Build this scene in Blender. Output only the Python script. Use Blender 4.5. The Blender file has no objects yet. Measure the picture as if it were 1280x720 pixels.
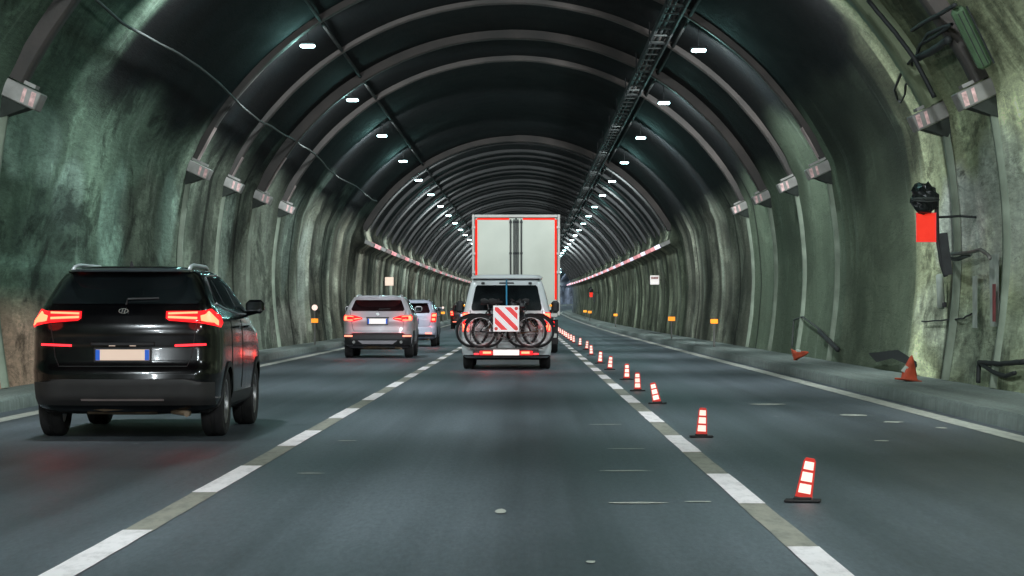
import bpy, math, random
from mathutils import Vector, noise, Matrix
random.seed(7)
PI = math.pi
S = bpy.context.scene
COL = S.collection
R = math.radians

# ------------------------------------------------------------------ helpers
def lerp(a, b, t): return a + (b - a) * t
def sstep(x, a, b):
    if a == b: return 1.0 if x > a else 0.0
    t = max(0.0, min(1.0, (x - a) / (b - a)))
    return t * t * (3 - 2 * t)
def nz(x, y=0.0, z=0.0): return noise.noise(Vector((x, y, z)))

class MB:
    """collects geometry that becomes ONE mesh object"""
    def __init__(s): s.v = []; s.f = []
    def add(s, vs, fs, M=None):
        o = len(s.v)
        for p in vs:
            p = Vector(p)
            s.v.append(tuple(M @ p) if M is not None else tuple(p))
        s.f += [tuple(i + o for i in f) for f in fs]
        return s
    def box(s, c, d, M=None, bev=0.0):
        x, y, z = d[0] / 2, d[1] / 2, d[2] / 2
        if bev <= 0:
            vs = [(c[0] + a * x, c[1] + b * y, c[2] + e * z) for a in (-1, 1) for b in (-1, 1) for e in (-1, 1)]
            fs = [(0, 1, 3, 2), (4, 6, 7, 5), (0, 4, 5, 1), (2, 3, 7, 6), (0, 2, 6, 4), (1, 5, 7, 3)]
            return s.add(vs, fs, M)
        # chamfered box: three stacked octagon rings
        b = min(bev, x * .95, y * .95, z * .95)
        def ring(xx, yy, zz, k):
            return [(c[0] + a, c[1] + e, c[2] + zz) for a, e in
                    ((xx, -yy + k), (xx, yy - k), (xx - k, yy), (-xx + k, yy), (-xx, yy - k), (-xx, -yy + k), (-xx + k, -yy), (xx - k, -yy))]
        rs = [ring(x - b, y - b, -z, b * .5), ring(x, y, -z + b, b), ring(x, y, z - b, b), ring(x - b, y - b, z, b * .5)]
        vs = sum(rs, []); fs = []
        for k in range(3):
            for i in range(8):
                j = (i + 1) % 8
                fs.append((k * 8 + i, k * 8 + j, k * 8 + 8 + j, k * 8 + 8 + i))
        fs.append(tuple(reversed(range(8)))); fs.append(tuple(range(24, 32)))
        return s.add(vs, fs, M)
    def tube(s, pts, r, n=8, M=None, caps=True):
        pts = [Vector(p) for p in pts]
        rs = r if isinstance(r, (list, tuple)) else [r] * len(pts)
        vs = []; fs = []
        prev = None
        for i, p in enumerate(pts):
            t = (pts[min(i + 1, len(pts) - 1)] - pts[max(i - 1, 0)]).normalized()
            if prev is None:
                a = Vector((0, 0, 1)) if abs(t.z) < .9 else Vector((1, 0, 0))
                u = t.cross(a).normalized()
            else:
                u = (prev - t * prev.dot(t)).normalized()
            prev = u; w = t.cross(u)
            for k in range(n):
                an = 2 * PI * k / n
                vs.append(p + (u * math.cos(an) + w * math.sin(an)) * rs[i])
        for i in range(len(pts) - 1):
            for k in range(n):
                j = (k + 1) % n
                fs.append((i * n + k, i * n + j, (i + 1) * n + j, (i + 1) * n + k))
        if caps:
            fs.append(tuple(reversed(range(n)))); fs.append(tuple(range((len(pts) - 1) * n, len(pts) * n)))
        return s.add(vs, fs, M)
    def lathe(s, prof, n=32, M=None):
        """profile (radius, x) spun about the X axis"""
        vs = []; fs = []
        for (r, x) in prof:
            for k in range(n):
                a = 2 * PI * k / n
                vs.append((x, r * math.cos(a), r * math.sin(a)))
        for i in range(len(prof) - 1):
            for k in range(n):
                j = (k + 1) % n
                fs.append((i * n + k, i * n + j, (i + 1) * n + j, (i + 1) * n + k))
        return s.add(vs, fs, M)
    def torus(s, c, Rr, r, n=40, m=8, M=None):
        """ring in the XZ plane (axis along Y)"""
        vs = []; fs = []
        for i in range(n):
            a = 2 * PI * i / n
            for k in range(m):
                b = 2 * PI * k / m
                q = Rr + r * math.cos(b)
                vs.append((c[0] + q * math.cos(a), c[1] + r * math.sin(b), c[2] + q * math.sin(a)))
        for i in range(n):
            for k in range(m):
                i2 = (i + 1) % n; k2 = (k + 1) % m
                fs.append((i * m + k, i2 * m + k, i2 * m + k2, i * m + k2))
        return s.add(vs, fs, M)
    def prism(s, poly, y0, y1, M=None):
        """polygon in XZ extruded from y0 to y1"""
        n = len(poly)
        vs = [(p[0], y0, p[1]) for p in poly] + [(p[0], y1, p[1]) for p in poly]
        fs = [tuple(range(n)), tuple(reversed(range(n, 2 * n)))]
        for i in range(n):
            j = (i + 1) % n
            fs.append((i, i + n, j + n, j))
        return s.add(vs, fs, M)
    def build(s, name, mat, parent=None, smooth=False, fix=True):
        me = bpy.data.meshes.new(name)
        me.from_pydata([tuple(v) for v in s.v], [], s.f)
        if fix:
            import bmesh
            bm = bmesh.new(); bm.from_mesh(me)
            bmesh.ops.recalc_face_normals(bm, faces=bm.faces)
            bm.to_mesh(me); bm.free()
        me.materials.append(mat)
        if smooth:
            for p in me.polygons: p.use_smooth = True
            if smooth == 'auto':
                try: me.set_sharp_from_angle(angle=R(38))
                except Exception: pass
        me.update()
        o = bpy.data.objects.new(name, me)
        COL.objects.link(o)
        if parent is not None: o.parent = parent
        return o

def tag(o, label, cat, group=None):
    o['label'] = label; o['category'] = cat
    if group: o['group'] = group
    return o
def thing(name, label, cat, loc=(0, 0, 0), rot=(0, 0, 0), group=None):
    o = bpy.data.objects.new(name, None); COL.objects.link(o)
    o.empty_display_size = .2
    o.location = loc; o.rotation_euler = rot
    return tag(o, label, cat, group)
def struct(o):
    o['kind'] = 'structure'; return o
def dup(o, parent=None):
    c = o.copy(); COL.objects.link(c); c.parent = parent
    for ch in [x for x in o.children]: dup(ch, c)
    return c

# ------------------------------------------------------------------ materials
def nodes(m):
    m.use_nodes = True; nt = m.node_tree
    return nt, nt.nodes, nt.links
def mat(name, col, rough=.6, metal=0.0, emit=0.0, ecol=None, coat=0.0, vary=.25, vs=6.0, bump=0.0, bs=40.0, spec=.5, alpha=1.0, dirt=None, dirt_amt=0.0):
    m = bpy.data.materials.new(name)
    nt, N, L = nodes(m); b = N['Principled BSDF']
    tc = N.new('ShaderNodeTexCoord')
    no = N.new('ShaderNodeTexNoise'); no.inputs['Scale'].default_value = vs; no.inputs['Detail'].default_value = 6
    L.new(tc.outputs['Object'], no.inputs['Vector'])
    cr = N.new('ShaderNodeValToRGB')
    cr.color_ramp.elements[0].position = .3; cr.color_ramp.elements[1].position = .7
    cr.color_ramp.elements[0].color = tuple(c * (1 - vary) for c in col) + (1,)
    cr.color_ramp.elements[1].color = tuple(min(1, c * (1 + vary)) for c in col) + (1,)
    L.new(no.outputs['Fac'], cr.inputs['Fac'])
    out = cr.outputs['Color']
    if dirt:
        n2 = N.new('ShaderNodeTexNoise'); n2.inputs['Scale'].default_value = vs * .35; n2.inputs['Detail'].default_value = 8
        L.new(tc.outputs['Object'], n2.inputs['Vector'])
        r2 = N.new('ShaderNodeMapRange'); r2.inputs[1].default_value = .42; r2.inputs[2].default_value = .68
        r2.inputs[3].default_value = 0; r2.inputs[4].default_value = dirt_amt
        L.new(n2.outputs['Fac'], r2.inputs[0])
        mx = N.new('ShaderNodeMix'); mx.data_type = 'RGBA'
        L.new(r2.outputs[0], mx.inputs['Factor']); L.new(out, mx.inputs['A']); mx.inputs['B'].default_value = tuple(dirt) + (1,)
        out = mx.outputs['Result']
    L.new(out, b.inputs['Base Color'])
    rr = N.new('ShaderNodeMapRange'); rr.inputs[3].default_value = max(0.02, rough - .08); rr.inputs[4].default_value = min(1, rough + .08)
    L.new(no.outputs['Fac'], rr.inputs[0]); L.new(rr.outputs[0], b.inputs['Roughness'])
    b.inputs['Metallic'].default_value = metal
    b.inputs['Specular IOR Level'].default_value = spec
    if coat: b.inputs['Coat Weight'].default_value = coat; b.inputs['Coat Roughness'].default_value = .04
    if emit:
        b.inputs['Emission Color'].default_value = tuple(ecol or col) + (1,); b.inputs['Emission Strength'].default_value = emit
    if alpha < 1: b.inputs['Alpha'].default_value = alpha
    if bump:
        n3 = N.new('ShaderNodeTexNoise'); n3.inputs['Scale'].default_value = bs; n3.inputs['Detail'].default_value = 5
        L.new(tc.outputs['Object'], n3.inputs['Vector'])
        bp = N.new('ShaderNodeBump'); bp.inputs['Strength'].default_value = bump; bp.inputs['Distance'].default_value = .02
        L.new(n3.outputs['Fac'], bp.inputs['Height']); L.new(bp.outputs['Normal'], b.inputs['Normal'])
    return m

M = {}
M['black_paint'] = mat('black_paint', (.0022, .0022, .0028), .16, 0.0, coat=.28, vary=.1, dirt=(.016, .014, .013), dirt_amt=.5, vs=3, spec=.35)
M['lit_black_paint'] = mat('lit_black_paint', (.045, .055, .062), .3, 0, coat=.6, vary=.2, vs=3)  # lighter version of the black paint, puts light on the spoiler into the colour
M['silver_paint'] = mat('silver_paint', (.60, .555, .59), .38, .15, coat=.8, vary=.06, dirt=(.5, .43, .44), dirt_amt=.4, vs=3)
M['paleblue_paint'] = mat('paleblue_paint', (.50, .53, .64), .35, .1, coat=.8, vary=.06)
M['darkred_paint'] = mat('darkred_paint', (.03, .008, .008), .3, .2, coat=.8)
M['white_paint'] = mat('white_paint', (.80, .84, .84), .35, 0, coat=.6, vary=.05, dirt=(.6, .6, .58), dirt_amt=.4, vs=2.5)
M['black_plastic'] = mat('black_plastic', (.022, .021, .022), .55, vary=.3, bump=.2, bs=90)
M['grey_plastic'] = mat('grey_plastic', (.030, .027, .026), .55, vary=.2)
M['dark_glass'] = mat('dark_glass', (.006, .008, .009), .06, spec=.8, vary=.5, vs=2.2, coat=.3, dirt=(.022, .032, .034), dirt_amt=.7)
M['red_glass'] = mat('red_glass', (.014, .007, .008), .08, spec=.7, vary=.5, vs=2.5, dirt=(.045, .012, .015), dirt_amt=.6)
M['rubber'] = mat('rubber', (.022, .020, .020), .85, vary=.3, bump=.2, bs=70)
M['alloy'] = mat('alloy', (.34, .33, .33), .35, .8, vary=.15)
M['chrome'] = mat('chrome', (.7, .7, .7), .18, 1.0, vary=.05)
M['roof_bar'] = mat('roof_bar', (.62, .65, .66), .35, .4, vary=.08)
M['plate'] = mat('plate', (.75, .58, .47), .5, emit=.42, ecol=(1, .72, .56), vary=.03)  # emission on all three plate colours imitates headlights shining back
M['plate_white'] = mat('plate_white', (.85, .82, .8), .5, emit=.6, ecol=(1, .93, .88), vary=.03)
M['plate_blue'] = mat('plate_blue', (.01, .10, .55), .5, emit=.25, ecol=(.02, .2, 1), vary=.05)
M['red_lens'] = mat('red_lens', (.35, .008, .008), .15, emit=1.6, ecol=(1, .015, .02), vary=.2, vs=14, coat=.5)
M['red_hot'] = mat('red_hot', (.9, .2, .1), .3, emit=6.5, ecol=(1, .09, .04), vary=.1, vs=20)
M['red_glow'] = mat('red_glow', (.8, .04, .04), .3, emit=3.2, ecol=(1, .02, .03), vary=.1, vs=20)
M['pink_glow'] = mat('pink_glow', (.9, .2, .15), .3, emit=3.0, ecol=(1, .2, .12), vary=.1, vs=20)
M['amber'] = mat('amber', (.9, .38, .02), .4, emit=.8, ecol=(1, .33, .01), vary=.1)  # added glow imitates light returned by the orange reflectors
M['red_refl'] = mat('red_refl', (.6, .03, .02), .4, emit=.22, ecol=(1, .04, .02), vary=.1)  # emission on reflector, tape and white stripes stands in for retroreflection
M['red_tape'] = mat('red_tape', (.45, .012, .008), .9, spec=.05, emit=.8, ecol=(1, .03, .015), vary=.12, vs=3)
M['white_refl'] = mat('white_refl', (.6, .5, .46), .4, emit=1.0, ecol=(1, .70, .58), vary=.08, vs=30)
M['board_red'] = mat('board_red', (.75, .03, .03), .4, emit=.35, ecol=(1, .03, .03), vary=.1)  # boards and signs are emissive to stand in for returned headlight light
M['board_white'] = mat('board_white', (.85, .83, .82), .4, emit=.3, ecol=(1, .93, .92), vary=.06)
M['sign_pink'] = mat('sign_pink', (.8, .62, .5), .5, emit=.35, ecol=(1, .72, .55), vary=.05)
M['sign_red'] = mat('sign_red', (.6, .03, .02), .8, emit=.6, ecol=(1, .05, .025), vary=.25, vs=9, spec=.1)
M['orange'] = mat('orange', (.62, .09, .035), .7, vary=.3, dirt=(.2, .05, .03), dirt_amt=.6)
M['truck_white'] = mat('truck_white', (.50, .515, .44), .5, vary=.06, dirt=(.34, .35, .29), dirt_amt=.7, vs=1.2)
M['frame_grey'] = mat('frame_grey', (.42, .40, .37), .5, .2, vary=.1)
M['steel'] = mat('steel', (.2, .2, .19), .5, .6, vary=.2)
M['dark_steel'] = mat('dark_steel', (.03, .032, .032), .6, .3, vary=.3)
M['galv'] = mat('galv', (.15, .145, .13), .55, .3, vary=.3, vs=3)
M['rib'] = mat('rib', (.078, .064, .057), .75, .15, vary=.3, vs=1.6, dirt=(.035, .034, .031), dirt_amt=.9, bump=.3, bs=14)  # brown includes the warm headlight tint of the rib faces
M['rib_far'] = mat('rib_far', (.021, .020, .0185), .6, .1, vary=.5, vs=1.1, dirt=(.012, .013, .012), dirt_amt=1.0)
M['rib_olive'] = mat('rib_olive', (.20, .23, .14), .8, .0, vary=.3, vs=1.3, dirt=(.09, .11, .065), dirt_amt=.8)
M['sleeve'] = mat('sleeve', (.42, .33, .31), .5, .2, vary=.25, vs=3, dirt=(.16, .13, .12), dirt_amt=.8)
M['box_face'] = mat('box_face', (.30, .29, .27), .5, .2, vary=.25, vs=5, dirt=(.16, .15, .13), dirt_amt=.6)
M['box_pink'] = mat('box_pink', (.62, .40, .38), .5, emit=.06, ecol=(1, .45, .45), vary=.5, vs=12)  # emission on the three box colours imitates reflected light
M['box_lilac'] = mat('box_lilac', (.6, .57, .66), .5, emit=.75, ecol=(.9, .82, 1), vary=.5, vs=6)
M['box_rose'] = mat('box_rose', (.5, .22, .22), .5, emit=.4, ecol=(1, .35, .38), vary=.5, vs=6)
M['conduit'] = mat('conduit', (.035, .037, .035), .9, 0, vary=.4, vs=2, spec=.1)
M['rusty'] = mat('rusty', (.20, .14, .09), .6, .2, vary=.5, vs=9)
M['drain'] = mat('drain', (.30, .35, .27), .85, vary=.4, vs=1.6, dirt=(.10, .12, .085), dirt_amt=.95, bump=.3, bs=20)
M['funnel'] = mat('funnel', (.03, .036, .03), .8, vary=.4)
M['lamp_body'] = mat('lamp_body', (.03, .035, .035), .5, .3)
M['lamp_lens'] = mat('lamp_lens', (.3, .4, .4), .3, emit=20.0, ecol=(.62, .97, 1.0), vary=.02)
M['cable'] = mat('cable', (.014, .016, .016), .7, vary=.3)
M['rung'] = mat('rung', (.028, .030, .028), .8, spec=.2)
M['cable_grey'] = mat('cable_grey', (.06, .068, .062), .7, vary=.3)
M['black_bag'] = mat('black_bag', (.008, .010, .010), .3, vary=.5, bump=.6, bs=18)
M['blue_strap'] = mat('blue_strap', (.03, .25, .42), .6)
M['bike_frame'] = mat('bike_frame', (.02, .02, .022), .35, .2, coat=.5)
M['bike_silver'] = mat('bike_silver', (.42, .40, .40), .3, .8)
M['bike_brown'] = mat('bike_brown', (.16, .09, .04), .4, .2, coat=.3)
M['bike_tan'] = mat('bike_tan', (.35, .22, .08), .5)
M['green_old'] = mat('green_old', (.05, .09, .045), .6, .1, vary=.4, vs=4)
M['rust_red'] = mat('rust_red', (.28, .06, .06), .8, vary=.4)
M['pale_plaster'] = mat('pale_plaster', (.42, .46, .40), .9, vary=.25, vs=4)

# wall / vault material: vertex colour gives the large patches, noise the grain
def lining_mat():
    m = bpy.data.materials.new('lining_concrete')
    nt, N, L = nodes(m); b = N['Principled BSDF']
    at = N.new('ShaderNodeAttribute'); at.attribute_name = 'Col'
    uv = N.new('ShaderNodeUVMap'); uv.uv_map = 'UVMap'
    def noi(sx, sy, det, rough=.6, seed=0.0, dist=0.0):
        mp = N.new('ShaderNodeMapping'); mp.inputs['Scale'].default_value = (sx, sy, 1); mp.inputs['Location'].default_value = (seed, seed * .7, 0)
        L.new(uv.outputs[0], mp.inputs[0])
        t = N.new('ShaderNodeTexNoise'); t.inputs['Scale'].default_value = 1; t.inputs['Detail'].default_value = det
        t.inputs['Roughness'].default_value = rough; t.inputs['Distortion'].default_value = dist
        L.new(mp.outputs[0], t.inputs['Vector']); return t.outputs['Fac']
    def rng(src, a, b_, c, d):
        r = N.new('ShaderNodeMapRange'); r.inputs[1].default_value = a; r.inputs[2].default_value = b_; r.inputs[3].default_value = c; r.inputs[4].default_value = d
        L.new(src, r.inputs[0]); return r.outputs[0]
    def math_(op, a, b_):
        n = N.new('ShaderNodeMath'); n.operation = op
        for i, x in enumerate((a, b_)):
            if isinstance(x, float): n.inputs[i].default_value = x
            else: L.new(x, n.inputs[i])
        return n.outputs[0]
    streak = noi(.85, .24, 9, .68, 3.1, .6)
    blot = noi(.16, .55, 10, .66, 9.2, .6)
    patchy = noi(.30, .48, 10, .68, 21.0, .5)
    stain = noi(.22, .40, 9, .68, 33.0, .8)
    grain = noi(2.6, 15, 8, .8, 1.7)
    cracks = noi(.22, 1.3, 8, .7, 5.5, 1.2)
    k = math_('MULTIPLY', rng(blot, .32, .68, .55, 1.5), rng(streak, .3, .7, .78, 1.25))
    k = math_('MULTIPLY', k, rng(grain, .3, .7, .62, 1.38))
    k = math_('MULTIPLY', k, rng(patchy, .53, .60, 1.0, 1.75))
    k = math_('MULTIPLY', k, rng(stain, .40, .46, .42, 1.0))
    ct = N.new('ShaderNodeAttribute'); ct.attribute_name = 'Contrast'
    k = math_('ADD', math_('MULTIPLY', math_('SUBTRACT', k, 1.0), ct.outputs['Fac']), 1.0)
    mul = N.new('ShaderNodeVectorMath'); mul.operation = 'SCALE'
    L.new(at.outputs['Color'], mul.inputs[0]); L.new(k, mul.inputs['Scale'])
    pale = N.new('ShaderNodeMix'); pale.data_type = 'RGBA'
    pf = math_('MULTIPLY', rng(streak, .57, .68, 0, .75), at.outputs['Alpha'])
    pf = math_('MULTIPLY', pf, rng(blot, .42, .58, .15, 1.0))
    L.new(pf, pale.inputs['Factor']); L.new(mul.outputs[0], pale.inputs['A']); pale.inputs['B'].default_value = (.33, .40, .33, 1)
    dk = N.new('ShaderNodeMix'); dk.data_type = 'RGBA'
    cr = math_('ABSOLUTE', math_('SUBTRACT', cracks, .5), 0.0)
    L.new(rng(cr, 0, .006, .6, 0), dk.inputs['Factor']); L.new(pale.outputs['Result'], dk.inputs['A']); dk.inputs['B'].default_value = (.012, .016, .012, 1)
    L.new(dk.outputs['Result'], b.inputs['Base Color'])
    L.new(rng(blot, .3, .7, .8, .98), b.inputs['Roughness']); b.inputs['Specular IOR Level'].default_value = .15
    bp = N.new('ShaderNodeBump'); bp.inputs['Strength'].default_value = .55; bp.inputs['Distance'].default_value = .06
    hs = math_('ADD', math_('MULTIPLY', grain, .5), blot)
    L.new(hs, bp.inputs['Height']); L.new(bp.outputs['Normal'], b.inputs['Normal'])
    return m
M['lining'] = lining_mat()

def ground_mat(name, base, sx, sy, kind):
    m = bpy.data.materials.new(name)
    nt, N, L = nodes(m); b = N['Principled BSDF']
    tc = N.new('ShaderNodeTexCoord')
    def noi(scale, det, rough=.6, loc=(0, 0, 0)):
        mp = N.new('ShaderNodeMapping'); mp.inputs['Scale'].default_value = scale; mp.inputs['Location'].default_value = loc
        L.new(tc.outputs['Object'], mp.inputs[0])
        t = N.new('ShaderNodeTexNoise'); t.inputs['Scale'].default_value = 1; t.inputs['Detail'].default_value = det; t.inputs['Roughness'].default_value = rough
        L.new(mp.outputs[0], t.inputs['Vector']); return t.outputs['Fac']
    def rng(src, a, b_, c, d):
        r = N.new('ShaderNodeMapRange'); r.inputs[1].default_value = a; r.inputs[2].default_value = b_; r.inputs[3].default_value = c; r.inputs[4].default_value = d
        L.new(src, r.inputs[0]); return r.outputs[0]
    def mul(a, b_):
        n = N.new('ShaderNodeMath'); n.operation = 'MULTIPLY'; L.new(a, n.inputs[0]); L.new(b_, n.inputs[1]); return n.outputs[0]
    lanes = noi((1.15, .012, 1), 4, .55)
    patch = noi((.45, .07, 1), 6, .6, (4, 2, 0))
    fine = noi((30, 5, 1), 8, .85)
    k = mul(rng(lanes, .35, .65, .66, 1.30), rng(patch, .38, .62, .72, 1.28)); k = mul(k, rng(fine, .35, .65, .72, 1.28))
    v = N.new('ShaderNodeVectorMath'); v.operation = 'SCALE'; v.inputs[0].default_value = base; L.new(k, v.inputs['Scale'])
    col = v.outputs[0]
    if kind == 'road':
        chips = noi((3.2, 1.1, 1), 3, .5, (11, 5, 0))
        mx = N.new('ShaderNodeMix'); mx.data_type = 'RGBA'
        L.new(rng(chips, .745, .77, 0, .55), mx.inputs['Factor']); L.new(col, mx.inputs['A']); mx.inputs['B'].default_value = (.26, .27, .27, 1)
        col = mx.outputs['Result']
    L.new(col, b.inputs['Base Color'])
    L.new(rng(patch, .3, .7, .42, .62) if kind == 'road' else rng(patch, .3, .7, .7, .95), b.inputs['Roughness'])
    b.inputs['Specular IOR Level'].default_value = .3
    bp = N.new('ShaderNodeBump'); bp.inputs['Strength'].default_value = .25; bp.inputs['Distance'].default_value = .008
    L.new(fine, bp.inputs['Height']); L.new(bp.outputs['Normal'], b.inputs['Normal'])
    return m
M['asphalt'] = ground_mat('asphalt', (.092, .107, .120), 1, 1, 'road')
M['walk'] = ground_mat('walk_concrete', (.20, .235, .215), 1, 1, 'walk')

def paint_mat(name, c, wear, cw):
    m = bpy.data.materials.new(name)
    nt, N, L = nodes(m); b = N['Principled BSDF']
    tc = N.new('ShaderNodeTexCoord')
    mp = N.new('ShaderNodeMapping'); mp.inputs['Scale'].default_value = (9, 2.2, 1); L.new(tc.outputs['Object'], mp.inputs[0])
    t = N.new('ShaderNodeTexNoise'); t.inputs['Scale'].default_value = 1; t.inputs['Detail'].default_value = 8; t.inputs['Roughness'].default_value = .7
    L.new(mp.outputs[0], t.inputs['Vector'])
    r = N.new('ShaderNodeMapRange'); r.inputs[1].default_value = .55 - wear * .25; r.inputs[2].default_value = .75 - wear * .1; r.inputs[3].default_value = 0; r.inputs[4].default_value = .9
    L.new(t.outputs['Fac'], r.inputs[0])
    mx = N.new('ShaderNodeMix'); mx.data_type = 'RGBA'; L.new(r.outputs[0], mx.inputs['Factor'])
    mx.inputs['A'].default_value = c + (1,); mx.inputs['B'].default_value = cw + (1,)
    L.new(mx.outputs['Result'], b.inputs['Base Color']); b.inputs['Roughness'].default_value = .6
    if name == 'line_white': b.inputs['Emission Color'].default_value = (1, .93, .93, 1); b.inputs['Emission Strength'].default_value = .16  # emission stands in for the paint throwing light back
    return m
M['line_white'] = paint_mat('line_white', (.80, .77, .77), .3, (.42, .41, .40))
M['line_edge'] = paint_mat('line_edge', (.50, .50, .44), .35, (.25, .26, .23))
M['line_worn'] = paint_mat('line_worn', (.36, .34, .28), .45, (.17, .17, .15))

# ------------------------------------------------------------------ tunnel geometry
def cx(y): return (y - 350) ** 2 / 2400.0 if y > 350 else 0.0
def cz(y): return 1.2e-5 * (y - 100) ** 2 if y > 100 else 0.0
XC, ZC, RV = -0.38, 1.16, 7.46
def halfw(z):
    if z >= 4.35: return math.sqrt(max(0, RV ** 2 - (z - ZC) ** 2))
    t = (z - .17) / (4.35 - .17)
    w0 = 6.80; w1 = math.sqrt(RV ** 2 - (4.35 - ZC) ** 2)
    return w0 + (w1 - w0) * t + .22 * math.sin(PI * t) + .02
# profile, left foot -> crown -> right foot
prof = []
zz = [.17 + (4.35 - .17) * i / 26 for i in range(26)]
for z in zz: prof.append((XC - halfw(z), z))
a0 = math.acos((4.35 - ZC) / RV)
NA = 56
for i in range(NA + 1):
    a = -a0 + 2 * a0 * i / NA
    prof.append((XC + RV * math.sin(a), ZC + RV * math.cos(a)))
for z in reversed(zz): prof.append((XC + halfw(z), z))
arc = [0.0]
for i in range(1, len(prof)):
    arc.append(arc[-1] + math.dist(prof[i], prof[i - 1]))
nrm = []
for i in range(len(prof)):
    a = prof[max(i - 1, 0)]; b = prof[min(i + 1, len(prof) - 1)]
    t = Vector((b[0] - a[0], b[1] - a[1])).normalized()
    nrm.append((t.y, -t.x))       # inward
def wall_point(side, z, y, off=0.0):
    """point on the lining at height z (z over the road), pushed `off` inward"""
    w = halfw(z); dz = .02; dw = (halfw(z + dz) - halfw(z - dz)) / (2 * dz)
    n = Vector((-side, 0, side * 0)).normalized()
    t = Vector((side * dw, 0, 1)).normalized()
    n = Vector((-side * t.z, 0, t.x * side)).normalized()
    return Vector((XC + side * w + cx(y), y, z + cz(y))) + n * off
ribs_near = [35.0, 54.0, 60.4, 67.2, 74.0]
ribs_far = [108 + 4.5 * i for i in range(58)]
joints = {-1: [58.0, 79.5, 64.4, 92], 1: [39.9, 72.2, 79.5, 98]}

def disp(y, x, z):
    side = -1 if x < XC else 1
    d = .012 * nz(y * .9, z * 1.2, side * 7) + .03 * nz(y * .16, z * .3, side * 3)
    if z < 4.7:
        if y > 76:
            ph = (y - 108) / 4.5
            c = abs((ph % 1) - .5) * 2          # 1 at rib
            d += (.085 + .05 * nz(y * .3, 4, side)) * (c ** 4) * sstep(z, .2, .5) * sstep(y, 74, 84)
            d += .03 * nz(y * .9, z * .12, side * 5) * sstep(y, 74, 84)
        else:
            for r in ribs_near + [39.0]:
                u = (y - r) / .45
                if abs(u) < 3: d += .03 * math.exp(-u * u)
    if y > 106 and 3.95 < z < 4.75:
        d += .30 * sstep(z, 3.95, 4.1) * (1 - sstep(z, 4.4, 4.7)) * sstep(y, 106, 107.5)
    return d

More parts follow.
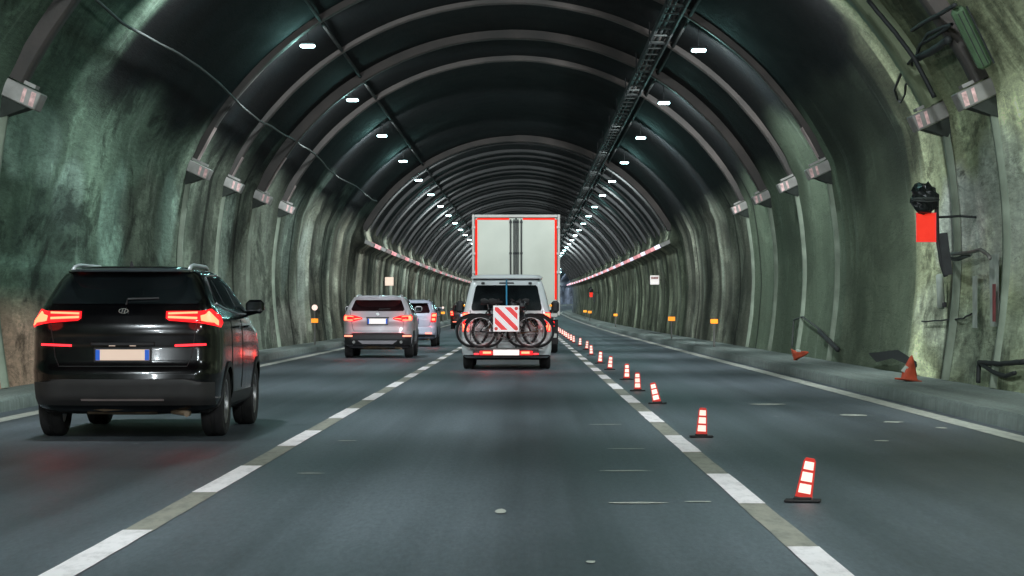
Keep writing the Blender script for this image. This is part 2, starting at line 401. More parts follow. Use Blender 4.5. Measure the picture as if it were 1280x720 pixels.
def colour(y, x, z):
    side = -1 if x < XC else 1
    n1 = nz(y * .22, z * .45, side * 11); n2 = nz(y * .7, z * .9, side * 23); n3 = nz(y * .08, z * .12, side * 31)
    if side < 0:
        base = Vector((.120, .138, .104)); near = Vector((.078, .118, .083))
    else:
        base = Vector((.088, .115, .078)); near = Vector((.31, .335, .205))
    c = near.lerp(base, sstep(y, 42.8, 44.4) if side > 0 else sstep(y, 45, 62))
    far = Vector((.135, .132, .098)) if side < 0 else Vector((.078, .088, .060))
    c = c.lerp(far, sstep(y, 66, 110))
    if side > 0 and 74 < y < 105: c = c.lerp(Vector((.105, .105, .082)), .7)
    if side > 0 and 43.5 < y < 53: c = c.lerp(Vector((.098, .120, .080)), .8)
    if side < 0 and y > 48: c = c.lerp(Vector((.17, .20, .16)), .5 * sstep(n1, -.1, .5) * sstep(y, 48, 60))
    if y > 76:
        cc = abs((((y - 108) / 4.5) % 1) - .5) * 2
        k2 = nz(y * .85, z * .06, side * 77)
        c = c * lerp(1, lerp(.62, 1.3, sstep(cc + .5 * k2, .15, .95)) * (1 + .6 * k2), sstep(y, 76, 86))  # shading between the wall columns painted into the colour
    c = c * (1 + (.7 * n1 + .35 * n2) * (.35 if side > 0 and 43 < y < 74 else 1))
    pale = .6 + .4 * n3
    # hand-placed pale wet patches and repairs
    def blob(y0, z0, ry, rz, col, k):
        nonlocal c
        q = ((y - y0) / ry) ** 2 + ((z - z0) / rz) ** 2
        q += .8 * n2
        if q < 1.6: c = c.lerp(Vector(col), k * (1 - sstep(q, .6, 1.5)))
    if side < 0:
        blob(37.5, 3.7, 2.2, .55, (.24, .34, .27), .75)
        blob(41, 3.1, 1.2, .5, (.22, .31, .25), .7)
        blob(45.5, 2.6, 1.5, 1.1, (.20, .31, .24), .6)
        blob(52, 3.0, 1.4, .9, (.24, .34, .27), .6)
        blob(49, 2.8, 2.6, 1.2, (.085, .095, .07), .6)
        blob(40, 2.3, 3.5, .9, (.035, .055, .042), .6)
        blob(62, 3.2, 1.4, 1.3, (.26, .33, .27), .5)
        blob(78, 3.4, 2.0, 1.6, (.30, .36, .30), .6)
        blob(84, 2.6, 1.6, 1.6, (.28, .32, .27), .6)
        blob(79, .8, 6, .7, (.30, .30, .25), .6)
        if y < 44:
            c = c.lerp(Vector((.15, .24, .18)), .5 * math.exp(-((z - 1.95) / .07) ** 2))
            c = c.lerp(Vector((.55, .36, .26)), .9 * (1 - sstep(z, .9, 1.6)) * (1 - sstep(y, 37.5, 41)))  # warm vehicle-light glow painted onto the lower wall
    else:
        blob(38.6, 2.75, 1.9, .65, (.60, .62, .55), .9); blob(40.6, 2.4, .9, .5, (.50, .53, .46), .8); blob(35.2, 2.6, 1.2, .9, (.50, .52, .44), .7); blob(41.5, 1.2, 1.5, .5, (.42, .45, .36), .5); blob(37, .8, 3.5, .5, (.36, .40, .31), .6)
        blob(35.0, 3.1, 2.0, .65, (.34, .38, .30), .75)
        blob(33.5, 2.1, 2.6, .6, (.30, .33, .27), .6)
        blob(37.0, 1.9, 1.1, .5, (.38, .40, .36), .6)
        blob(36.5, 2.9, .8, .6, (.36, .40, .34), .6)
        if y < 40: c = c.lerp(Vector((.13, .165, .115)), .5 * (1 - sstep(z, 1.3, 1.6)))
    for j in joints[side]:
        if abs(y - j) < .20: c = c * .30; pale = 0
    # soot in the vault
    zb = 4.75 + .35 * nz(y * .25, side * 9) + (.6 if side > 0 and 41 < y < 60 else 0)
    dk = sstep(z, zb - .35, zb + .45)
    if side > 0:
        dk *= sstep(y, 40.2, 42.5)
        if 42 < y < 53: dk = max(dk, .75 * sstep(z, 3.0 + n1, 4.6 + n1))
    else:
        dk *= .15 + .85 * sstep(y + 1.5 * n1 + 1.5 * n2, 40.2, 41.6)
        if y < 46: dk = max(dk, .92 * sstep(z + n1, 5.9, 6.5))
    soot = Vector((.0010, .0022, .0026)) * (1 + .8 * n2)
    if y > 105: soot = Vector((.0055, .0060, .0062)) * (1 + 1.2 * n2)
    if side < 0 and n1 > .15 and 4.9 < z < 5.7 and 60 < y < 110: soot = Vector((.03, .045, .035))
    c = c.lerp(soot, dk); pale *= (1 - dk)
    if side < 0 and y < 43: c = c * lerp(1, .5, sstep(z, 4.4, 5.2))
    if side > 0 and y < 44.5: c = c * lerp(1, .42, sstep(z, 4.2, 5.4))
    if y > 300: c = c.lerp(Vector((.16, .19, .26)), .7 * sstep(y, 300, 420) * (1 - .6 * dk))  # bluish haze of the far end painted into the lining
    c = c * lerp(1.3, 1.0, dk)
    return (max(c.x, .001), max(c.y, .001), max(c.z, .001), max(0, min(1, pale)))

ys = []
y = -60.0
while y < 640:
    ys.append(y)
    y += 1.5 if y < 24 else (.14 if y < 60 else (.2 if y < 110 else (.36 if y < 220 else (1.0 if y < 350 else 4.0))))
P = len(prof)
verts = []; cols = []
for yy in ys:
    for i, (x, z) in enumerate(prof):
        d = disp(yy, x, z) if yy > 20 else 0
        verts.append((x + nrm[i][0] * d + cx(yy), yy, z + nrm[i][1] * d + cz(yy)))
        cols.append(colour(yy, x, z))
faces = []; uvs = []
for a in range(len(ys) - 1):
    for i in range(P - 1):
        faces.append((a * P + i, (a + 1) * P + i, (a + 1) * P + i + 1, a * P + i + 1))
        uvs += [ys[a], arc[i], ys[a + 1], arc[i], ys[a + 1], arc[i + 1], ys[a], arc[i + 1]]
me = bpy.data.meshes.new('tunnel_wall'); me.from_pydata(verts, [], faces)
uvl = me.uv_layers.new(name='UVMap'); uvl.data.foreach_set('uv', uvs)
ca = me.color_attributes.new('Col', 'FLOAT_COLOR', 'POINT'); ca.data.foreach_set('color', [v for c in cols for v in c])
cn = me.attributes.new('Contrast', 'FLOAT', 'POINT')
def contrast(y, x): return .32 + .68 * (1 - sstep(y, 42.5, 44.5)) + .5 * sstep(y, 70, 80) if x > XC else 1.0
cn.data.foreach_set('value', [contrast(yy, x) for yy in ys for (x, z) in prof])
me.materials.append(M['lining'])
me.polygons.foreach_set('use_smooth', [True] * len(me.polygons))
lining = bpy.data.objects.new('tunnel_wall', me); COL.objects.link(lining)
struct(lining)

# road, kerbs, raised walks
def strip(name, x0, x1, z0, mt, parent=None, y0=-60, y1=636, z1=None, step=4.0, wob=0.0):
    b = MB(); n = max(1, int((y1 - y0) / step)); vs = []; fs = []
    for i in range(n + 1):
        yy = y0 + (y1 - y0) * i / n
        w1 = wob * nz(yy * 1.7, x0); w2 = wob * nz(yy * 1.3, x1 + 3)
        vs += [(x0 + cx(yy) + w1, yy, z0 + cz(yy)), (x1 + cx(yy) + w2, yy, (z0 if z1 is None else z1) + cz(yy))]
        if i: fs.append((2 * i - 2, 2 * i - 1, 2 * i + 1, 2 * i))
    b.add(vs, fs)
    return b.build(name, mt, parent)
road = struct(strip('road', -8.4, 7.4, 0, M['asphalt']))
def kerb(name, side):
    xk = 5.08 if side > 0 else -6.42; xw = 6.9 if side > 0 else -7.8
    prof_k = [(xk, -.05), (xk + side * .01, .13), (xk + side * .04, .172), (xk + side * .28, .18), (xw, .18)]
    b = MB(); vs = []; fs = []; yk = []
    y = -60.0
    while y < 636:
        yk.append(y); y += 1.0 if y < 200 else 4.0
    for a, yy in enumerate(yk):
        for i, (x, z) in enumerate(prof_k):
            j = .018 * nz(yy * .6, i * 5 + side) if 0 < i < 4 else 0
            vs.append((x + cx(yy) + j, yy, z + cz(yy) + j * .6))
        if a:
            for i in range(4):
                o = (a - 1) * 5
                fs.append((o + i, o + i + 1, o + 6 + i, o + 5 + i))
    b.add(vs, fs)
    return struct(b.build(name, M['walk'], None, smooth='auto'))
kerb('raised_walkway', 1); kerb('raised_walkway', -1)
struct(strip('edge_line', 4.68, 4.93, .004, M['line_edge'], road, wob=.012, step=1.5))
struct(strip('edge_line', -6.10, -5.87, .004, M['line_edge'], road, wob=.012, step=1.5))
def dashes(xm, phase):
    b = MB(); g = MB()
    k = -6
    while phase + 6 * k < 420:
        y0 = phase + 6 * k
        for (mb, a, c, z) in ((b, y0, y0 + 3.0, .008), (g, y0 + 2.9, y0 + 6.1, .004)):
            n = 6
            pts = []
            for i in range(n + 1):
                yy = a + (c - a) * i / n
                hw = .085 if mb is b else .085
                e = .008 * nz(yy * 3, xm)
                pts += [(xm - hw + e + cx(yy), yy, z + cz(yy)), (xm + hw + e + cx(yy), yy, z + cz(yy))]
            mb.add(pts, [(2 * i, 2 * i + 1, 2 * i + 3, 2 * i + 2) for i in range(n)])
        k += 1
    struct(b.build('lane_dashes', M['line_white'], road)); struct(g.build('worn_lane_line', M['line_worn'], road))
dashes(-2.2, 11.5); dashes(1.455, 10.5)
# faint cross ticks and scuffs of old paint on the asphalt
b = MB()
for (x, y, w, l) in [(.72, 16.6, .36, .13), (1.12, 16.7, .18, .1), (.78, 19.9, .45, .08), (.9, 23.1, .35, .1), (-.16, 15.9, .07, .35), (.85, 28, .4, .12), (-1.65, 19.6, .22, .12),
                     (-1.72, 24.5, .2, .1), (.32, 12.7, .05, .12), (3.9, 30.5, .3, .5), (4.1, 28.6, .25, .3), (3.2, 34, .5, .5), (4.4, 27.2, .12, .3), (3.4, 24.5, .14, .2)]:
    n = 9; ring = []
    for i in range(n):
        a = 2 * PI * i / n; r = 1 + .35 * nz(i * 1.3, x * 5, y)
        ring.append((x + w / 2 * math.cos(a) * r, y + l / 2 * math.sin(a) * r, .005))
    b.add(ring, [tuple(range(n))])
struct(b.build('paint_scuffs', M['line_edge'], road))

# ------------------------------------------------------------------ arched ribs with their end boxes
def arch_pts(z0, half=0):
    """(x,z,nx,nz) along the vault from z0 left over the crown to z0 right"""
    out = []
    aa = math.acos((z0 - ZC) / RV)
    n = 60
    for i in range(n + 1):
        a = -aa + 2 * aa * i / n
        if half == 1 and a < 0.0: continue
        out.append((XC + RV * math.sin(a), ZC + RV * math.cos(a), -math.sin(a), -math.cos(a)))
    return out
def band(mt, parent, t, wy, z0=4.45, half=0, name='arch_band', zend=None, lift=.0, wobble=.02):
    pts = arch_pts(z0, half)
    if zend is not None: pts = [p for p in pts if p[1] <= zend and p[0] < XC] if half == -2 else [p for p in pts if p[1] <= zend and p[0] > XC]
    b = MB(); vs = []; fs = []
    for i, (x, z, nx, nn) in enumerate(pts):
        tt = t + wobble * nz(i * .35, t * 9)
        for (o, yy) in ((-.06, -wy / 2), (tt - .03, -wy / 2), (tt, -wy / 2 + .04), (tt, wy / 2 - .04), (tt - .03, wy / 2), (-.06, wy / 2)):
            vs.append((x + nx * (o + lift), yy, z + nn * (o + lift)))
    for i in range(len(pts) - 1):
        for k in range(5):
            fs.append((i * 6 + k, i * 6 + k + 1, i * 6 + 7 + k, i * 6 + 6 + k))
    fs.append(tuple(range(6))); fs.append(tuple(range(len(vs) - 6, len(vs))))
    b.add(vs, fs)
    return b.build(name, mt, parent, smooth='auto')
def end_box(parent, side, t, big=1.0, face='box_face', simple=False):
    z = 4.32
    p = wall_point(side, z, 0, 0)
    inn = Vector((XC, 0, ZC)) - p; inn.y = 0; inn.normalize()          # inward
    up = Vector((0, 1, 0)).cross(inn) * (1 if side > 0 else -1)
    if up.z < 0: up = -up
    Mx = Matrix(((inn.x, 0, up.x, p.x), (0, 1, 0, 0), (inn.z, 0, up.z, p.z), (0, 0, 0, 1)))
    L_ = (.62 if not simple else .92) * big; H_ = (.24 if not simple else .17) * big; W_ = .46 * big
    b = MB(); b.box((L_ / 2 - .1, 0, 0), (L_, W_, H_), Mx, bev=.015)
    if not simple: b.box((L_ / 2 - .14, 0, H_ / 2 + .045), (L_ * .72, W_ * .6, .05), Mx); b.tube([(.1, 0, H_ / 2 + .02), (.1, 0, H_ / 2 + .12)], .03, 6, Mx)
    o = b.build('end_box', M[face], parent)
    if not simple:
        f = MB(); w = W_ / 2 * .85
        f.add([(.0, -w, -H_ / 2 - .003), (L_ - .2, -w, -H_ / 2 - .003), (L_ - .2, w, -H_ / 2 - .003), (.0, w, -H_ / 2 - .003),
               (-.05, -w * .5, -H_ / 2 - .32 * big), (.12, -w * .5, -H_ / 2 - .30 * big), (.12, w * .5, -H_ / 2 - .30 * big), (-.05, w * .5, -H_ / 2 - .32 * big)],
              [(0, 1, 2, 3), (4, 7, 6, 5), (0, 4, 5, 1), (1, 5, 6, 2), (2, 6, 7, 3), (3, 7, 4, 0)], Mx)
        f.build('funnel', M['funnel'], o)
        s = MB(); s.prism([(L_ - .20, -H_ * .38), (L_ - .13, -H_ * .38), (L_ - .16, H_ * .38), (L_ - .23, H_ * .38)], -W_ / 2 - .006, -W_ / 2 - .001, Mx); s.prism([(L_ - .32, -H_ * .38), (L_ - .27, -H_ * .38), (L_ - .30, H_ * .38), (L_ - .35, H_ * .38)], -W_ / 2 - .006, -W_ / 2 - .001, Mx)
        s.build('reflective_sticker', M['box_pink'], o)
    return o
def drain(parent, side, y0, w=.13, top=4.0, t=.09):
    b = MB(); vs = []; fs = []; n = 26
    for i in range(n + 1):
        z = .18 + (top - .18) * i / n
        ww = w * (1 + .35 * nz(z * 1.5, side * 3, y0)); sh = .03 * nz(z * .9, side, y0 + 5)
        for (dy, o) in ((-ww, .03), (-ww * .6, .03 + t), (ww * .6, .03 + t), (ww, .03)):
            q = wall_point(side, z, y0, o); vs.append((q.x - 0, dy + sh, q.z))
        if i:
            for k in range(3): fs.append(((i - 1) * 4 + k, (i - 1) * 4 + k + 1, i * 4 + k + 1, i * 4 + k))
    b.add(vs, fs)
    return b.build('drain_channel', M['drain'], parent, smooth=True)
near_spec = [
    (35.0, .24, .40, 'rib', 'wide grey rib arching over the road nearest the camera, with a box at each end', 0, 1.05),
    (39.0, .30, .5, 'rib_olive', 'wide olive half rib above the red panel on the right wall', 1, 1.08),
    (54.0, .14, .26, 'rib', 'brown ceiling rib, first to cross the dark vault beyond the green patch', 0, 1.0),
    (60.4, .14, .26, 'rib', 'second brown ceiling rib whose crown touches the top of the picture', 0, .95),
    (67.2, .24, .32, 'rib', 'thick pale ceiling rib, third crossing the dark vault, with pinkish lower end', 0, .95),
    (74.0, .17, .28, 'rib', 'fourth grey ceiling rib, last before the long smooth dark vault', 0, .95)]
for (yy, t, wy, mk, lab, half, big) in near_spec:
    th = thing('arched_rib', lab, 'ceiling rib', (0, yy, 0), group='separate ceiling ribs near the camera')
    band(M[mk], th, t, wy, half=half)
    sides = (1,) if half == 1 else (-1, 1)
    for s in sides:
        end_box(th, s, t, big)
        drain(th, s, yy, w=.10 + .03 * random.random())
        if yy > 50:
            zt = {54.0: 5.35, 60.4: 4.95, 67.2: 5.5, 74.0: 5.0}[yy]
            if s < 0 or yy < 60: band(M['sleeve'], th, t, wy * .9, half=-2 if s < 0 else 1, name='pale_end', zend=zt, lift=.012)  # paler pinkish band paints the lit look of the rib ends
protoF = {}
for i, yy in enumerate(ribs_far):
    v = 'first' if i == 0 else ('a', 'b', 'c')[i % 3]
    if v not in protoF:
        th = thing('arched_rib', 'x', 'ceiling rib', (0, 0, 0))
        band(M['rib_far'] if v != 'first' else M['rib'], th, {'first': .26, 'a': .12, 'b': .08, 'c': .16}[v], {'first': .35, 'a': .2, 'b': .14, 'c': .25}[v], z0=4.7)
        end_box(th, 1, .2, 1.0, 'box_face' if v == 'first' else ('box_rose' if i in (2, 3, 8) else 'box_lilac'), simple=True); end_box(th, -1, .2, 1.0, 'box_rose' if v == 'b' else ('sleeve' if v == 'a' else 'box_face'), simple=True)
        protoF[v] = th
    else:
        th = dup(protoF[v])
    th.location = (cx(yy), yy, cz(yy))
    if i == 0: lab = 'pale rib that opens the dense run of ceiling ribs above the side ledges'
    elif i < 4: lab = ('second', 'third', 'fourth')[i - 1] + ' rib of the dense run, just behind the pale opening rib'
    else: lab = 'thin grey ceiling rib in the dense run far down the tunnel'
    tag(th, lab, 'ceiling rib', 'dense run of ceiling ribs down the tunnel')

# ------------------------------------------------------------------ ceiling lamps in two rows
ORD = ['nearest', 'second nearest', 'third nearest', 'fourth nearest', 'fifth nearest', 'sixth nearest', 'seventh nearest', 'eighth nearest', 'ninth nearest', 'tenth nearest']
def make_lamp():
    th = thing('tunnel_lamp', 'x', 'lamp')
    b = MB(); b.box((0, 0, .05), (.34, .22, .06), bev=.015); b.box((0, .05, .27), (.02, .02, .40))
    h = b.build('housing', M['lamp_body'], th)
    b = MB(); b.box((0, 0, -.005), (.31, .2, .062), bev=.026)
    b.build('diffuser', M['lamp_lens'], th)
    return th
lampP = make_lamp()
ld = bpy.data.lights.new('lamp_light', 'AREA'); ld.shape = 'RECTANGLE'; ld.size = .38; ld.size_y = .28; ld.energy = 410; ld.color = (.88, .96, 1.0)
lp = bpy.data.lights.new('lamp_glow', 'POINT'); lp.energy = 46; lp.shadow_soft_size = .10; lp.color = (.45, 1.0, .95)
first = True
for side, xl in ((-1, -4.64), (1, 3.72)):
    for k in range(-5, 42):
        yy = 54.2 + 14.0 * k + (0 if side < 0 else 1.0)
        th = lampP if first else dup(lampP)
        th.location = (xl + cx(yy), yy, 6.86 + cz(yy)); th.rotation_euler = (0, 0, 0)
        row = 'left' if side < 0 else 'right'
        if k < 0: lab = f'lit white lamp of the {row} ceiling row, nearer than the first one in view'
        elif k < 10: lab = f'{ORD[k]} lit white lamp in view of the {row} ceiling row'
        else: lab = f'lit white lamp far down the {row} ceiling row, a small dot of light'
        tag(th, lab, 'lamp', f'lit lamps of the {row} ceiling row')
        for (dat, dz) in (((ld, -.062), (lp, -.16)) if first else ()):
            lo = bpy.data.objects.new(dat.name, dat); COL.objects.link(lo); lo.parent = th; lo.location = (0, 0 if dz > -.1 else .0, dz)
            if dat is ld: lo.location = (0, .06, -.15); lo.rotation_euler = (R(52), 0, 0)
        first = False
# conduits the lamps hang from
for side, xl, lab in ((-1, -4.35, 'thin dark conduit running beside the left row of ceiling lamps'), (1, 3.45, 'thin dark conduit running beside the right row of ceiling lamps')):
    b = MB(); pts = []
    yy = 20
    while yy < 480:
        dx = xl - XC
        z = ZC + math.sqrt(RV ** 2 - dx * dx) - .10
        pts.append((xl + cx(yy), yy, z + cz(yy) - .02 * nz(yy * .2))); yy += 6
    b.tube(pts, .045, 6)
    tag(b.build('conduit', M['conduit'], None, smooth=True), lab, 'conduit')
# ladder shaped cable tray on the right of the crown
tr = thing('cable_tray', 'black ladder-like cable tray hanging below the vault right of the crown', 'cable tray', (0, 0, 0))
b = MB(); c = MB(); cb = MB()
X0, ZT = 3.0, 7.38
for dx in (-.18, .18):
    pts = [(X0 + dx + cx(yy), yy, ZT + cz(yy) - .2 * dx) for yy in range(24, 484, 10)]
    for i in range(len(pts) - 1):
        p, q = pts[i], pts[i + 1]
        b.add([(p[0] - .02, p[1], p[2] - .07), (p[0] + .02, p[1], p[2] - .07), (p[0] + .02, p[1], p[2] + .07), (p[0] - .02, p[1], p[2] + .07),
               (q[0] - .02, q[1], q[2] - .07), (q[0] + .02, q[1], q[2] - .07), (q[0] + .02, q[1], q[2] + .07), (q[0] - .02, q[1], q[2] + .07)],
              [(0, 1, 5, 4), (1, 2, 6, 5), (2, 3, 7, 6), (3, 0, 4, 7)])
b.build('side_rails', M['cable'], tr)
c.box((0, 0, 0), (.34, .10, .03)); rung0 = c.build('rung', M['rung'], tr)
yy = 44; nr = 0; far = MB()
while yy < 300:
    if nr < 100:
        o = rung0 if nr == 0 else rung0.copy()
        if nr: COL.objects.link(o); o.parent = tr
        o.location = (X0 + cx(yy), yy, ZT - .05 + cz(yy))
    else: far.box((X0 + cx(yy), yy, ZT - .05 + cz(yy)), (.34, .10, .03))
    yy += 1.4; nr += 1
far.build('rungs', M['rung'], tr)['kind'] = 'stuff'
for dx in (-.14, -.03, .1):
    cb.tube([(X0 + dx + cx(yy) + .02 * nz(yy), yy, ZT + .03 + cz(yy)) for yy in range(24, 484, 5)], .045, 6)
cb.build('cables', M['cable'], tr, smooth=True)
yy = 30
hg = MB()
while yy < 300:
    hg = MB(); hg.tube([(-.21, 0, .42), (-.21, 0, -.085), (.21, 0, -.085), (.21, 0, .42)], .018, 5)
    hg.build('hanger', M['cable'], tr).location = (X0 + cx(yy), yy, ZT + cz(yy)); yy += 7
# loose cable sagging along the left haunch
b = MB(); pts = []
yy = 24.0
while yy < 104:
    z = 5.78 + .12 * nz(yy * .10, 2.2) + .02 * nz(yy * .4, 7) - .03 * math.cos(yy / 3.2)
    pts.append(wall_point(-1, z, yy, .20 + .02 * nz(yy * .2))); yy += .7
b.tube(pts, .024, 6)
tag(b.build('loose_cable', M['cable_grey'], None, smooth=True), 'long thin grey cable sagging along the upper left wall across the ribs', 'cable')
# small junction cluster above the left wall near the top
th = thing('wall_bracket', 'dark angular bracket with small pale box high on the left vault', 'bracket', tuple(wall_point(-1, 6.15, 35.5, .1)))
b = MB(); b.tube([(0, 0, 0), (.14, 0, -.05), (.34, .2, .1), (.55, .2, .04)], .028, 6); b.tube([(.0, 0, .12), (.3, .1, .2)], .02, 6)
b.build('arm', M['dark_steel'], th)
b = MB(); b.box((.52, .1, -.06), (.17, .12, .06), bev=.01); b.build('pale_box', M['box_face'], th)

# ------------------------------------------------------------------ things on the right wall
PXS = 3200.0
def ray(px, py, d): return Vector(((px - 658) / PXS * d, d, 1.25 + (388 - py) / PXS * d))
def on_wall(side, z, y, off=.05): return wall_point(side, z, y, off)
# drooping cables beside the olive rib
def wire(pts, r, lab, m='cable', name='hanging_cable', cat='cable'):
    b = MB(); q = []
    for i in range(len(pts) - 1):
        a, c = Vector(pts[i]), Vector(pts[i + 1])
        for k in range(6): q.append(a.lerp(c, k / 6) + Vector((0, 0, .012 * nz(i * 3 + k, r * 100))))
    q.append(Vector(pts[-1])); b.tube(q, r, 6)
    return tag(b.build(name, M[m], None, smooth=True), lab, cat)
W = lambda z, y, o=.12: tuple(on_wall(1, z, y, o))
def wpx(px, py, off=.1):
    """where the line of sight through a photo pixel meets the right wall"""
    lo, hi = 20.0, 200.0
    for _ in range(50):
        d = (lo + hi) / 2; p = ray(px, py, d)
        if p.x - XC > halfw(max(.3, p.z)) - off if p.z < 8.55 else True: hi = d
        else: lo = d
    return ray(px, py, lo)
P_ = lambda a, o=.12: [tuple(wpx(x, y, o)) for x, y in a]
wire(P_([(1085, 0), (1120, 42), (1142, 72), (1156, 98), (1168, 122)], .42), .035, 'thick black cable running down the olive rib into its end box')
wire(P_([(1142, 72), (1128, 88), (1118, 112), (1122, 125)], .25), .022, 'thin black cable hanging left of the thick cable on the right wall')
wire(P_([(1140, 76), (1141, 100), (1132, 106), (1131, 118), (1126, 128), (1121, 124)], .2), .018, 'crooked short cable dangling beside the olive rib')
wire(P_([(1144, 76), (1150, 56), (1172, 43), (1190, 30), (1160, 42), (1147, 62)], .3), .026, 'looped black cables tangled beside the rib near the top right')
wire(P_([(1145, 74), (1168, 62), (1186, 49)], .32), .055, 'thick black bundle end of the tangled cables near the top right')
wire(P_([(1140, 38), (1155, 28), (1176, 17), (1194, 6)], .3), .03, 'bent black pipe above the tangled cable loops')
# disused long luminaire
a = wpx(1196, 10, .25); c2 = wpx(1232, 84, .25)
th = thing('old_luminaire', 'long dark green disused lamp housing hung on the upper right wall', 'lamp housing', tuple(a))
v = c2 - a; L_ = v.length; ux = v.normalized(); uy = Vector((0, 1, 0)); uy = (uy - ux * uy.dot(ux)).normalized(); uz = ux.cross(uy)
Mx = Matrix(((ux.x, uy.x, uz.x, 0), (ux.y, uy.y, uz.y, 0), (ux.z, uy.z, uz.z, 0), (0, 0, 0, 1)))
b = MB(); b.box((L_ / 2, 0, 0), (L_, .16, .20), Mx, bev=.04); b.build('housing', M['green_old'], th)
b = MB(); b.box((L_ / 2, -.085, .035), (L_ * .88, .012, .012), Mx); b.box((L_ / 2, -.085, -.035), (L_ * .88, .012, .012), Mx); b.box((L_ / 2, -.085, .105), (L_ * .95, .03, .02), Mx); b.build('trim_bars', M['cable'], th)
# red panel with black bundle on a rail
def red_signal(y, lab1, lab2, lab3):
    p = on_wall(1, 2.50, y, .76)
    th = thing('red_panel', lab1, 'panel', tuple(p), group='red panels hung on the right wall')
    b = MB(); b.box((0, 0, 0), (.29, .03, .43), bev=.008); b.build('plate', M['sign_red'], th)
    b = MB()
    for (q, d) in (((0, -.017, .21), (.30, .008, .012)), ((0, -.017, -.21), (.30, .008, .012)), ((-.14, -.0172, 0), (.012, .0076, .408)), ((.14, -.0172, 0), (.012, .0076, .408))): b.box(q, d)
    b.build('border', M['board_red'], th)
    b = MB(); b.tube([(.16, .05, .5), (.17, .05, -.1), (.24, .05, -.55), (.30, .05, -.72)], .035, 8); b.tube([(.17, .05, .15), (.50, .08, .17), (.80, .08, .15)], .02, 6); b.box((.24, .03, -.42), (.13, .05, .62), Matrix.Rotation(R(-7), 4, 'Y')); b.build('rail', M['dark_steel'], th)
    # wrapped bundle: crumpled bag
    bm = MB(); vs = []; fs = []; n, m_ = 14, 20
    for i in range(n + 1):
        t = PI * i / n
        for k in range(m_):
            a = 2 * PI * k / m_
            d = Vector((math.sin(t) * math.cos(a), math.sin(t) * math.sin(a), math.cos(t)))
            r = 1 + .28 * nz(d.x * 2.2 + 3, d.y * 2.2, d.z * 3.2) + .10 * nz(d.x * 7, d.y * 7, d.z * 9)
            vs.append((d.x * .20 * r, d.y * .16 * r, d.z * .235 * r))
    for i in range(n):
        for k in range(m_):
            j = (k + 1) % m_; fs.append((i * m_ + k, i * m_ + j, (i + 1) * m_ + j, (i + 1) * m_ + k))
    bm.add(vs, fs)
    o = bm.build('wrapped_lamp', M['black_bag'], None, smooth=False)
    o.location = (p.x - .02, p.y - .02, p.z + .42)
    tag(o, lab2, 'wrapped lamp', 'black wrapped lamps above the red panels')
    rp = MB()
    for k in range(4): rp.torus((0, 0, -.06 + .045 * k), .19 + .008 * (k % 2), .010, 20, 5, Matrix.Rotation(PI / 2 + .12 * (k - 1.5), 4, 'X'))
    rp.build('cord', M['cable_grey'], o)
red_signal(37.6, 'bright red square panel hanging on the near right wall', 'lamp wrapped in crumpled black plastic above the near red panel', '')
red_signal(232.0, 'tiny far red panel on the right wall near the truck', 'tiny black wrapped lamp above the far red panel', '')
# pale bracket pipe
th = thing('wall_pipe', 'bent pale pipe bracket sticking out right of the red panel', 'pipe', (0, 0, 0))
b = MB(); b.tube(P_([(1180, 319), (1195, 317), (1210, 316), (1225, 312), (1234, 318), (1237, 323)], .25), .028, 8); b.build('pipe', M['galv'], th, smooth=True)
b = MB(); b.tube(P_([(1182, 323), (1196, 324), (1212, 318)], .2), .035, 6); b.build('sleeve', M['cable_grey'], th)
th = thing('wall_conduit', 'short pale conduit with a black end box below the red panel', 'conduit', (0, 0, 0))
b = MB(); b.tube(P_([(1174, 345), (1175, 360), (1176, 384)], .12), .06, 8); b.build('pipe', M['pale_plaster'], th, smooth=True)
b = MB(); q = wpx(1180, 381, .2); b.box(tuple(q), (.06, .06, .08), bev=.01); b.build('end_cap', M['black_plastic'], th)
# painted stripes
def wall_stripe(pts, w, m, lab, off=.03, name='wall_mark', cat='wall mark'):
    b = MB(); vs = []; fs = []
    for i, (px, py) in enumerate(pts):
        p = wpx(px, py, off)
        vs += [(p.x, p.y - w, p.z), (p.x, p.y + w, p.z)]
        if i: fs.append((2 * i - 2, 2 * i - 1, 2 * i + 1, 2 * i))
    b.add(vs, fs); return tag(b.build(name, M[m], None), lab, cat)
wall_stripe([(1242, 318), (1242, 352), (1243, 408)], .36, 'pale_plaster', 'tall white smear running down the near right wall', .10)
wall_stripe([(1242, 355), (1242, 375), (1242, 402)], .13, 'rust_red', 'dull red stripe painted on the white smear of the right wall', .16)
wall_stripe([(1218, 345), (1218, 380), (1218, 410)], .2, 'pale_plaster', 'narrow pale smear left of the red stripe on the right wall', .10)
wire(P_([(1152, 402), (1180, 400), (1203, 398), (1214, 392)], .06), .014, 'thin dark cable stapled low across the near right wall')
wire(P_([(990, 434), (992, 400), (1003, 396), (1022, 410), (1036, 424)], .10), .022, 'bent hose arching against the right wall behind the small orange heap', 'cable_grey', 'hose', 'hose')
wire(P_([(1024, 414), (1036, 426), (1047, 437)], .14), .055, 'thick dark hose end leaning on the right wall', 'dark_steel', 'hose', 'hose')
wire(P_([(1222, 478), (1223, 453), (1250, 455), (1280, 452)], .12), .035, 'dark pipe frame low on the right wall at the picture edge', 'cable', 'pipe_frame', 'pipe')
wire(P_([(1226, 455), (1243, 466), (1256, 470), (1268, 466)], .12), .03, 'crooked black hose hanging inside the low pipe frame', 'cable', 'hose', 'hose')
